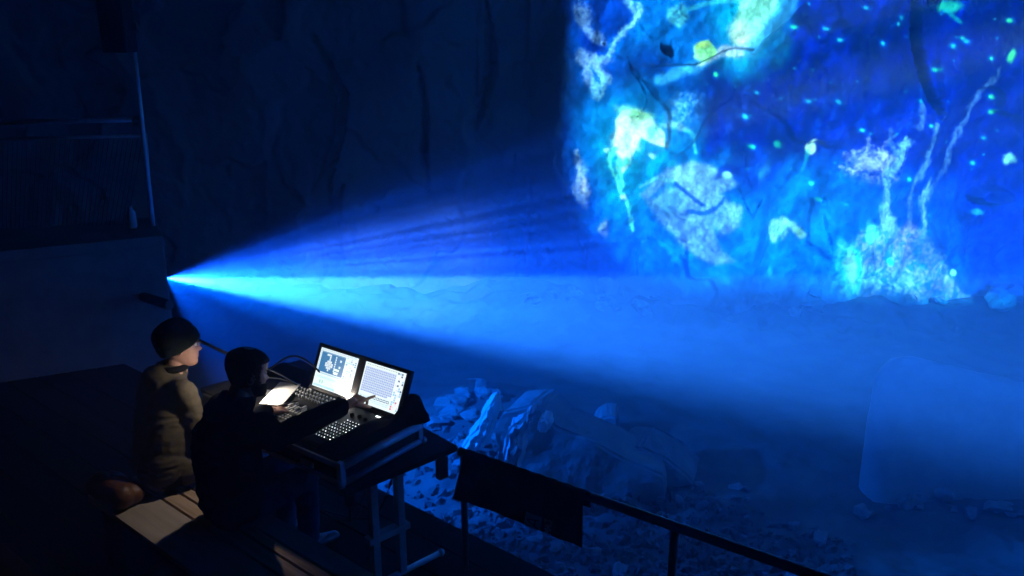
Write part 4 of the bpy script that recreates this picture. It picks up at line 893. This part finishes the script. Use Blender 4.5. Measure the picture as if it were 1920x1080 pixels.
MB().box(-.11, .11, -.14, .10, -.22, .23, .02).make('cabinet', 'cloth', SPK); MB().box(-.095, .095, -.148, -.141, -.20, .21, .004).make('grille', 'cloth', SPK); MB().box(-.02, .16, -.0, .04, -.03, .03).make('bracket', 'darksteel', SPK)
wb = atY(248, 434, 7.9); WT = thing('plastic_bottle', 'small pale plastic bottle standing on top of the concrete block', 'bottle', (wb.x, 7.92, fz + .001))
MB().tube([(0, 0, 0), (0, 0, .008), (0, 0, .15), (0, 0, .175), (0, 0, .19)], [.036, .042, .042, .02, .016], 16).make('body', 'white', WT); MB().tube([(0, 0, .19), (0, 0, .207)], .019, 12).make('cap', 'white', WT)
# ================================================================== people
PROFILE = [  # z, front, back, half width (metres from the head's centre; chin -.118, crown .128)
 (-.120, .058, .012, .016), (-.114, .078, -.002, .030), (-.103, .091, -.018, .042), (-.088, .0945, -.036, .051), (-.074, .090, -.052, .057), (-.066, .0935, -.060, .060),
 (-.058, .092, -.066, .0625), (-.050, .0955, -.070, .065), (-.040, .0925, -.074, .067), (-.026, .0925, -.078, .0695), (-.010, .0915, -.084, .0715), (.006, .0895, -.092, .073),
 (.018, .088, -.097, .074), (.032, .094, -.101, .0755), (.048, .0955, -.103, .077), (.068, .0925, -.102, .0775), (.088, .083, -.096, .0745), (.106, .064, -.080, .064), (.120, .036, -.052, .044), (.128, .008, -.022, .018)]
PZ = np.array([p[0] for p in PROFILE])
def head_pt(z, a, grow=0.0):
    f, bk, w = (np.interp(z, PZ, [p[i] for p in PROFILE]) for i in (1, 2, 3)); cyy = (f + bk) / 2 + .004; ca, sa = math.cos(a), math.sin(a)      # a = 0 is the face
    ex = .86
    y = (abs(ca) ** ex) * (1 if ca > 0 else -1); x = (abs(sa) ** ex) * (1 if sa > 0 else -1)
    ry = (f - cyy) if ca > 0 else (cyy - bk)
    X, Yy = x * (w + grow), cyy + y * (ry + grow)
    if ca > 0:
        nose = math.exp(-(X / .0125) ** 2) * (math.exp(-((z + .022) / .011) ** 2) * .011 + max(0, min(1, (.026 - z) / .046)) * (z > -.030) * .011 + (z > -.034) * (z < .03) * .003)
        if z < -.030: nose = math.exp(-(X / .014) ** 2) * math.exp(-((z + .030) / .006) ** 2) * .020
        wing = math.exp(-((abs(X) - .014) / .006) ** 2) * math.exp(-((z + .026) / .009) ** 2) * .008
        sock = -math.exp(-((abs(X) - .033) / .016) ** 2) * math.exp(-((z - .012) / .012) ** 2) * .011
        cheek = math.exp(-((abs(X) - .042) / .018) ** 2) * math.exp(-((z + .018) / .018) ** 2) * .004
        lip = math.exp(-(X / .022) ** 2) * (math.exp(-((z + .052) / .0045) ** 2) + math.exp(-((z + .065) / .005) ** 2)) * .0045 - math.exp(-(X / .022) ** 2) * math.exp(-((z + .0585) / .0025) ** 2) * .004
        Yy += nose + wing + sock + cheek + lip
    return Vector((X, Yy, z))
def add_head(b, T, n=64, nz=90, grow=0, zmin=-.120, zmax=.128, amin=None):
    rings = [[T @ head_pt(z, 6.28318 * k / n, grow) for k in range(n)] for z in np.linspace(zmin, zmax, nz)]
    b.loft(rings)
def shell(b, T, z0, z1, a0, a1, grow, nz=24, na=48, jag=0, seed=0):
    """a thin skin over part of the head (hair, beard)"""
    rr = random.Random(seed); G = []
    for j in range(nz + 1):
        v = j / nz; row = []
        for i in range(na + 1):
            u = i / na; a = a0 + (a1 - a0) * u; z = z0 + (z1 - z0) * v
            edge = min(v * 6, (1 - v) * 6 if z1 < .12 else 9, u * 8 if a1 - a0 < 6.2 else 9, (1 - u) * 8 if a1 - a0 < 6.2 else 9, 1); row.append(b.bm.verts.new(T @ head_pt(min(z, .1279), a, grow * edge - .002 * (1 - edge) + rr.uniform(-jag, jag))))
        G.append(row)
    for j in range(nz):
        for i in range(na): f = b.bm.faces.new((G[j][i], G[j][i + 1], G[j + 1][i + 1], G[j + 1][i])); f.smooth = True
    return b
def ear(b, T, side):
    for k in range(12):
        a = 6.28 * k / 12; c = Vector((side * (.076 + .006 * math.cos(a)), -.008 - .006 * abs(math.sin(a)) + .015 * math.cos(a) * 1, -.005 + .028 * math.sin(a)))
        b.ball(T @ c, .0058, u=8, v=6)
    b.ball(T @ Vector((side * .074, -.006, -.004)), .012, .5, 1, 1.5)
def frame(pos, fwd, up=(0, 0, 1), tilt=0, roll=0):
    f = Vector(fwd).normalized(); r = f.cross(Vector(up)).normalized(); u = r.cross(f)
    m = Matrix((r, f, u)).transposed().to_4x4(); return Matrix.Translation(Vector(pos)) @ m @ Matrix.Rotation(tilt, 4, 'X') @ Matrix.Rotation(roll, 4, 'Y')
def hand(b, wrist, fdir, pnorm, side, curls, thumb=.5, s=1.0, spread=.06):
    """palm plus five bending fingers; fdir towards the fingertips, pnorm out of the palm, side +1: thumb on the +x side"""
    f = Vector(fdir).normalized(); n = Vector(pnorm); n = (n - f * n.dot(f)).normalized(); x = f.cross(n).normalized() * side; w = Vector(wrist)
    for k in range(4):
        o = x * (.028 - .0187 * k) * s
        b.capsule(w + o * .6, w + f * (.080 - .004 * abs(k - 1)) * s + o, .0145 * s, .0115 * s, 10)
    b.capsule(w - f * .03 * s, w + f * .02 * s, .024 * s, .024 * s, 12)
    for k, (L1_, L2_, L3_) in enumerate(((.042, .025, .020), (.046, .029, .021), (.043, .027, .020), (.034, .021, .018))):
        base = w + f * (.082 - .005 * abs(k - 1)) * s + x * (.028 - .0187 * k) * s; a = spread * (1.5 - k); d = (f + x * a).normalized(); c = curls[k]; P_ = [base]; ang = 0
        for j, L_ in enumerate((L1_, L2_, L3_)):
            ang += c * (.9, 1.1, .7)[j]; P_.append(P_[-1] + (d * math.cos(ang) + n * math.sin(ang)) * L_ * s)
        b.chain(P_, [.0098 * s, .0088 * s, .0080 * s, .0070 * s])
    tb = w + f * .022 * s + x * .026 * s; td = (f * .75 + x * (.9 - thumb * .7) + n * thumb * .6).normalized()
    p1 = tb + td * .042 * s; t2 = (td + f * .35 + n * thumb * .5 - x * thumb * .3).normalized(); p2 = p1 + t2 * .030 * s; p3 = p2 + t2 * .024 * s
    b.chain([tb, p1, p2, p3], [.0145 * s, .0115 * s, .0100 * s, .0082 * s])
def person(label, at_, P):
    """P: joints in world space"""
    t = thing('person', label, 'person', at_); I = Matrix.Translation(-Vector(at_)); j = {k: I @ Vector(v) for k, v in P['j'].items()}
    T = I @ P['head']; b = MB(); add_head(b, T)
    for s_ in (-1, 1): ear(b, T, s_)
    nk = T @ Vector((0, -.022, -.085)); b.capsule(j['neck'], nk, .062, .056, 18); b.capsule(j['neck'], j['chest'], .075, .11, 16)
    for s_ in 'rl': b.capsule(j['chest'] * .35 + j[s_ + 'sh'] * .65, j[s_ + 'sh'], .07, .055, 14)
    b.capsule(j['chest'], j['pelvis'], .13, .13, 18); pv = (j['rhip'] + j['lhip']) / 2
    for s_ in 'rl':
        b.chain([j[s_ + 'sh'], j[s_ + 'el'], j[s_ + 'wr']], [.048, .038, .026]); b.chain([j[s_ + 'hip'], j[s_ + 'kn'], j[s_ + 'an']], [.082, .055, .038]); b.capsule(j['pelvis'], j[s_ + 'hip'], .11, .09, 14)
        b.chain([j[s_ + 'an'], j[s_ + 'an'] * .3 + j[s_ + 'toe'] * .7, j[s_ + 'toe']], [.040, .034, .028])
        h = P[s_ + 'hand']; hand(b, j[s_ + 'wr'], h[0], h[1], h[2], h[3], h[4])
    body = b.make('body', 'skin', t); remesh(body, .0042, 2)
    # clothes
    jk = MB(); th = P.get('thick', 1)
    c, pv = j['chest'], j['pelvis']; up = (c - pv).normalized(); ax = (j['rsh'] - j['lsh']).normalized()
    for k in range(9):
        q = k / 8; p = pv.lerp(c + up * .03, q); w_ = .155 + .03 * math.sin(q * 2.6) + (.02 if q < .15 else 0); jk.capsule(p - ax * (w_ - .115) * th, p + ax * (w_ - .115) * th, .135 * th, .135 * th, 16)
    jk.capsule(j['lsh'] * .8 + c * .2, j['rsh'] * .8 + c * .2, .085, .085, 16); jk.chain([c + up * .04, j['neck']], [.12, .078])
    for s_ in 'rl':
        e = j[s_ + 'el'].lerp(j[s_ + 'wr'], .86); ar = P.get('arm', 1); jk.chain([j[s_ + 'sh'], j[s_ + 'el'], e], [.078 * th, .060 * th * ar, .044 * th * ar]); jk.capsule(j[s_ + 'sh'], c, .082, .12, 14)
        if P.get('skirt'): jk.capsule(pv, j[s_ + 'hip'].lerp(j[s_ + 'kn'], .25) + Vector((0, 0, .01)), .135, .108, 14)
    if P.get('collar'):
        for k in range(14): a = 6.28 * k / 14; u_ = (nk - j['neck']).normalized(); x_ = ax; y_ = u_.cross(x_); jk.capsule(j['neck'] + u_ * .005 + (x_ * math.cos(a) + y_ * math.sin(a)) * .075, j['neck'] + u_ * .050 + (x_ * math.cos(a) + y_ * math.sin(a)) * .072, .018 + .003 * (k % 2), .015)
    if P.get('hood'): jk.ball(j['neck'] - P['fwd'] * .085 + Vector((0, 0, -.01)), .075, 1.3, .8, .8)
    jo = jk.make('jacket', P['jacket'], t); remesh(jo, .009, 5, .006, 5, P.get('fold', .016), P.get('seed', 1))
    tr = MB()
    for s_ in 'rl': tr.chain([j[s_ + 'hip'], j[s_ + 'kn'], j[s_ + 'kn'].lerp(j[s_ + 'an'], .93)], [.100, .073, .058]); tr.capsule(j['pelvis'], j[s_ + 'hip'], .125, .10, 14)
    remesh(tr.make('trousers', P['trousers'], t), .010, 5, .008, 7, .014, 5)
    for s_ in 'rl':
        sh = MB(); a, e = j[s_ + 'an'], j[s_ + 'toe']; sh.chain([a + Vector((0, 0, .03)), a - Vector((0, 0, .03)), a.lerp(e, .6) - Vector((0, 0, .012)), e], [.050, .050, .046, .040]); sh.capsule(a + (a - e) * .25 - Vector((0, 0, .035)), a, .040, .045); remesh(sh.make('shoe', 'blackpl', t), .008, 4)
    for s_ in (-1, 1):
        MB().ball(T @ Vector((s_ * .032, .0745, .012)), .0122).make('eye', 'eye', body); MB().ball(T @ Vector((s_ * .033, .0848, .012)), .0042, u=10, v=8).make('iris', 'iris', body)
        br = MB(); br.chain([T @ Vector((s_ * .018, .0965, .027)), T @ Vector((s_ * .034, .0955, .032)), T @ Vector((s_ * .050, .083, .027))], [.0028, .0034, .002]); br.make('eyebrow', 'hair', t)
    return t, T, j, body
# ---- the farther operator: knitted hat, olive-brown coat, looking right
H1 = Vector(tuple(at(337, 647, 1.235))); F1 = Vector((.90, .42, -.10)).normalized(); side1 = Vector((.42, -.90, 0)).normalized()
T1m = frame(H1, F1, tilt=0) @ Matrix.Scale(1.07, 4)
pel1 = Vector(tuple(at(300, 868, .56))); fw1 = Vector((.78, .62, 0)).normalized(); sd1 = Vector((.62, -.78, 0)).normalized()
neck1 = Vector((H1.x, H1.y, 0)) - Vector((F1.x, F1.y, 0)) * .045 + Vector((0, 0, 1.085)); chest1 = neck1.lerp(pel1, .34) - fw1 * .03
rsh1 = neck1 + sd1 * .175 - Vector((0, 0, .075)) - fw1 * .02; lsh1 = neck1 - sd1 * .175 - Vector((0, 0, .07)) - fw1 * .0
rel1 = rsh1 + Vector((0, 0, -.27)) + fw1 * .06 + sd1 * .03; rwr1 = rel1 + fw1 * .20 + Vector((0, 0, -.10)) - sd1 * .04
lel1 = lsh1 + Vector((0, 0, -.26)) + fw1 * .10; lwr1 = lel1 + fw1 * .23 + Vector((0, 0, -.03)) + sd1 * .03
J1 = dict(neck=neck1, chest=chest1, pelvis=pel1, rsh=rsh1, lsh=lsh1, rel=rel1, rwr=rwr1, lel=lel1, lwr=lwr1)
for s_, q in (('r', .09), ('l', -.09)):
    hip = pel1 + sd1 * q - Vector((0, 0, .03)); kn = hip + fw1 * .42 + sd1 * q * .3 - Vector((0, 0, .01)); J1[s_ + 'hip'] = hip; J1[s_ + 'kn'] = kn; J1[s_ + 'an'] = kn + fw1 * .05 - Vector((0, 0, kn.z - .09)); J1[s_ + 'toe'] = J1[s_ + 'an'] + fw1 * .16 - Vector((0, 0, .045))
P1 = dict(j=J1, head=T1m, jacket='jacket', trousers='cloth', collar=False, hood=True, skirt=True, fwd=fw1, fold=.011, seed=2, thick=1.04, rhand=((fw1 * .9 + Vector((0, 0, -.4))), (-.5 * sd1 + Vector((0, 0, -.8))), -1, (.35, .4, .45, .5), .5), lhand=((fw1 + sd1 * .3), Vector((0, 0, -1)), 1, (.3, .35, .4, .4), .4))
m1, T1w, j1, b1 = person('man in a dark knitted hat and olive-brown coat sitting upright, face turned right', (pel1.x, pel1.y, BZ), P1)
def beanie(T, t):
    b = MB(); n = 56; rings = []
    C_ = Vector((0, -.014, .030)); ax = Vector((0, -.50, .87)).normalized(); fx = Vector((0, .87, .50)).normalized(); sx = Vector((1, 0, 0))
    def ring(h, rf, rb, rw): 
        out = []
        for k in range(n):
            a = 6.28318 * k / n; ca, sa = math.cos(a), math.sin(a); rib = 1 + .010 * math.sin(k * 14 * 6.28318 / n * 2)
            out.append(T @ (C_ + ax * h + fx * ca * (rf if ca > 0 else rb) * rib + sx * sa * rw * rib))
        return out
    rings = [ring(-.040, .100, .104, .083), ring(-.046, .108, .113, .092), ring(-.040, .115, .119, .098), ring(-.015, .118, .122, .101), ring(.008, .1175, .122, .101), ring(.011, .115, .119, .098), ring(.016, .114, .119, .098), ring(.040, .111, .118, .096), ring(.065, .103, .113, .090), ring(.088, .088, .101, .079), ring(.104, .068, .082, .062), ring(.116, .042, .054, .040), ring(.122, .010, .014, .012)]
    b.loft(rings); o = b.make('knitted_hat', 'wool', t)
    s = o.modifiers.new('s', 'SUBSURF'); s.levels = s.render_levels = 1
beanie(T1w, m1)
def glasses(T, t):
    b = MB()
    for s_ in (-1, 1):
        pts = [T @ Vector((s_ * .033 + .021 * math.cos(a), .104 - .008 * abs(math.cos(a)), .010 + .016 * math.sin(a))) for a in np.linspace(0, 6.28, 20)]; b.tube(pts, .0013, 6)
        b.tube([T @ Vector((s_ * .054, .099, .014)), T @ Vector((s_ * .076, .05, .014)), T @ Vector((s_ * .080, -.01, .010))], .0013, 6)
    b.tube([T @ Vector((-.012, .108, .014)), T @ Vector((.012, .108, .014))], .0013, 6); b.make('glasses', 'steel', t)
glasses(T1w, m1)
# coat collar, standing black inner collar, front flap edge
ic = MB(); 
I1 = Matrix.Translation(-m1.location)
for k in range(20):
    a = 6.28 * k / 20; ic.ball(j1['neck'] + Vector((math.cos(a) * .066, math.sin(a) * .066, .025)), .022, u=10, v=8)
remesh(ic.make('inner_collar', 'cloth', m1), .007, 4)
# ---- the nearer operator: black fleece, dark hair and beard, leaning in, right hand on the screen
H2 = Vector(tuple(at(463, 700, 1.285))); F2 = Vector((.76, .60, -.22)).normalized()
T2m = frame(H2, F2) @ Matrix.Scale(1.06, 4)
fw2 = Vector((.66, .75, 0)).normalized(); sd2 = Vector((.75, -.66, 0)).normalized()
pel2 = Vector(tuple(at(432, 940, .55))); neck2 = Vector((H2.x, H2.y, 0)) - Vector((F2.x, F2.y, 0)) * .070 + Vector((0, 0, 1.13)); chest2 = neck2.lerp(pel2, .36) - fw2 * .05
rsh2 = neck2 + sd2 * .185 - Vector((0, 0, .085)) + fw2 * .02; lsh2 = neck2 - sd2 * .185 - Vector((0, 0, .085)) + fw2 * .02
rt = C2W((-.255, .455, .20)); rt = Vector(rotT @ Vector((-.262, .125, .004))); tip = C2W(rt)
dirf = Vector((.62, .74, .10)).normalized(); rwr2 = tip - dirf * .150 - Vector((0, 0, .0)); rwr2 = rwr2 + Vector((-.02, .0, -.028))
rel2 = Vector(tuple(at(514, 822, .965)))
lwr2 = C2W((-.72, .13, .055)); lel2 = lsh2.lerp(lwr2, .5) + Vector((-.06, .02, -.14))
J2 = dict(neck=neck2, chest=chest2, pelvis=pel2, rsh=rsh2, lsh=lsh2, rel=rel2, rwr=rwr2, lel=lel2, lwr=lwr2)
kn_r, kn_l = Vector(tuple(at(572, 893, .56))), Vector(tuple(at(528, 868, .56)))
for s_, q, kn in (('r', .085, kn_r), ('l', -.095, kn_l)):
    hip = pel2 + sd2 * q - Vector((0, 0, .03)); J2[s_ + 'hip'] = hip; J2[s_ + 'kn'] = kn; an = kn + fw2 * .03 - Vector((0, 0, kn.z - .10)) - sd2 * .05; J2[s_ + 'an'] = an; J2[s_ + 'toe'] = an + fw2 * .17 - Vector((0, 0, .055))
P2 = dict(j=J2, head=T2m, jacket='fleece', trousers='jeans', collar=True, hood=True, skirt=False, fwd=fw2, fold=.022, seed=6, thick=1.03, arm=1.12, rhand=(dirf, (-.25 * sd2 + Vector((0, 0, -1))), -1, (.06, .85, .95, 1.0), .7), lhand=((fw2 * .9 + sd2 * .25 + Vector((0, 0, -.12))), Vector((0, 0, -1)), 1, (.22, .28, .3, .35), .4))
m2, T2w, j2, b2 = person('bearded man in a black fleece leaning over the console, finger on the right touchscreen', (pel2.x, pel2.y, BZ), P2)
hb2 = MB(); shell(hb2, T2w, -.060, .1279, R(62), R(298), .008, 40, 90, .0022, 1); shell(hb2, T2w, .066, .1279, -R(90), R(90), .008, 20, 70, .0022, 2)
hb2.make('hair', 'hair', m2)
bd = MB(); shell(bd, T2w, -.119, -.036, -R(100), R(100), .012, 20, 60, .0016, 3); bd.make('beard', 'hair', m2)
# bag at the end of the bench
bgp = at(222, 940, BZ + .02); BG = thing('shoulder_bag', 'brown leather bag with a metal buckle on the bench at the lower left', 'bag', (bgp.x, bgp.y, BZ), RZB)
bb = MB(); bb.capsule((-.17, -.02, .075), (.06, 0, .075), .075, .072, 18); bb.capsule((-.15, .05, .07), (.05, .06, .065), .065, .065, 18); remesh(bb.make('body', 'leather', BG), .008, 4, .006, 9, .006)
MB().loft([[Vector((.02 * c - .02, 0, 0)) + Vector((x, .082 * math.cos(a) + .02, .078 * math.sin(a) + .07)) for a in np.linspace(-.4, 3.5, 14)] for c, x in ((0, -.07), (0, -.045))], cap=False).make('strap', 'blackpl', BG)
MB().box(-.075, -.040, -.060, -.05, .085, .12, .002).make('buckle', 'alu', BG)

# ================================================================== haze
hz = bpy.data.meshes.new('haze'); bmz = bmesh.new(); bmesh.ops.create_cube(bmz, size=1)
for v in bmz.verts: v.co = Vector((v.co.x * 64, v.co.y * 44 + 6, v.co.z * 13.5 + 3.25))
bmz.to_mesh(hz); bmz.free(); ho = bpy.data.objects.new('haze', hz); COL.objects.link(ho); tag(ho, kind='stuff')
hm = bpy.data.materials.new('haze'); hm.use_nodes = True; nt = hm.node_tree; nt.nodes.clear(); out = nt.nodes.new('ShaderNodeOutputMaterial'); v = nt.nodes.new('ShaderNodeVolumePrincipled')
v.inputs['Density'].default_value = HAZE; v.inputs['Anisotropy'].default_value = HAZE_G; v.inputs['Color'].default_value = (.62, .76, 1, 1); nt.links.new(v.outputs[0], out.inputs['Volume']); hz.materials.append(hm)
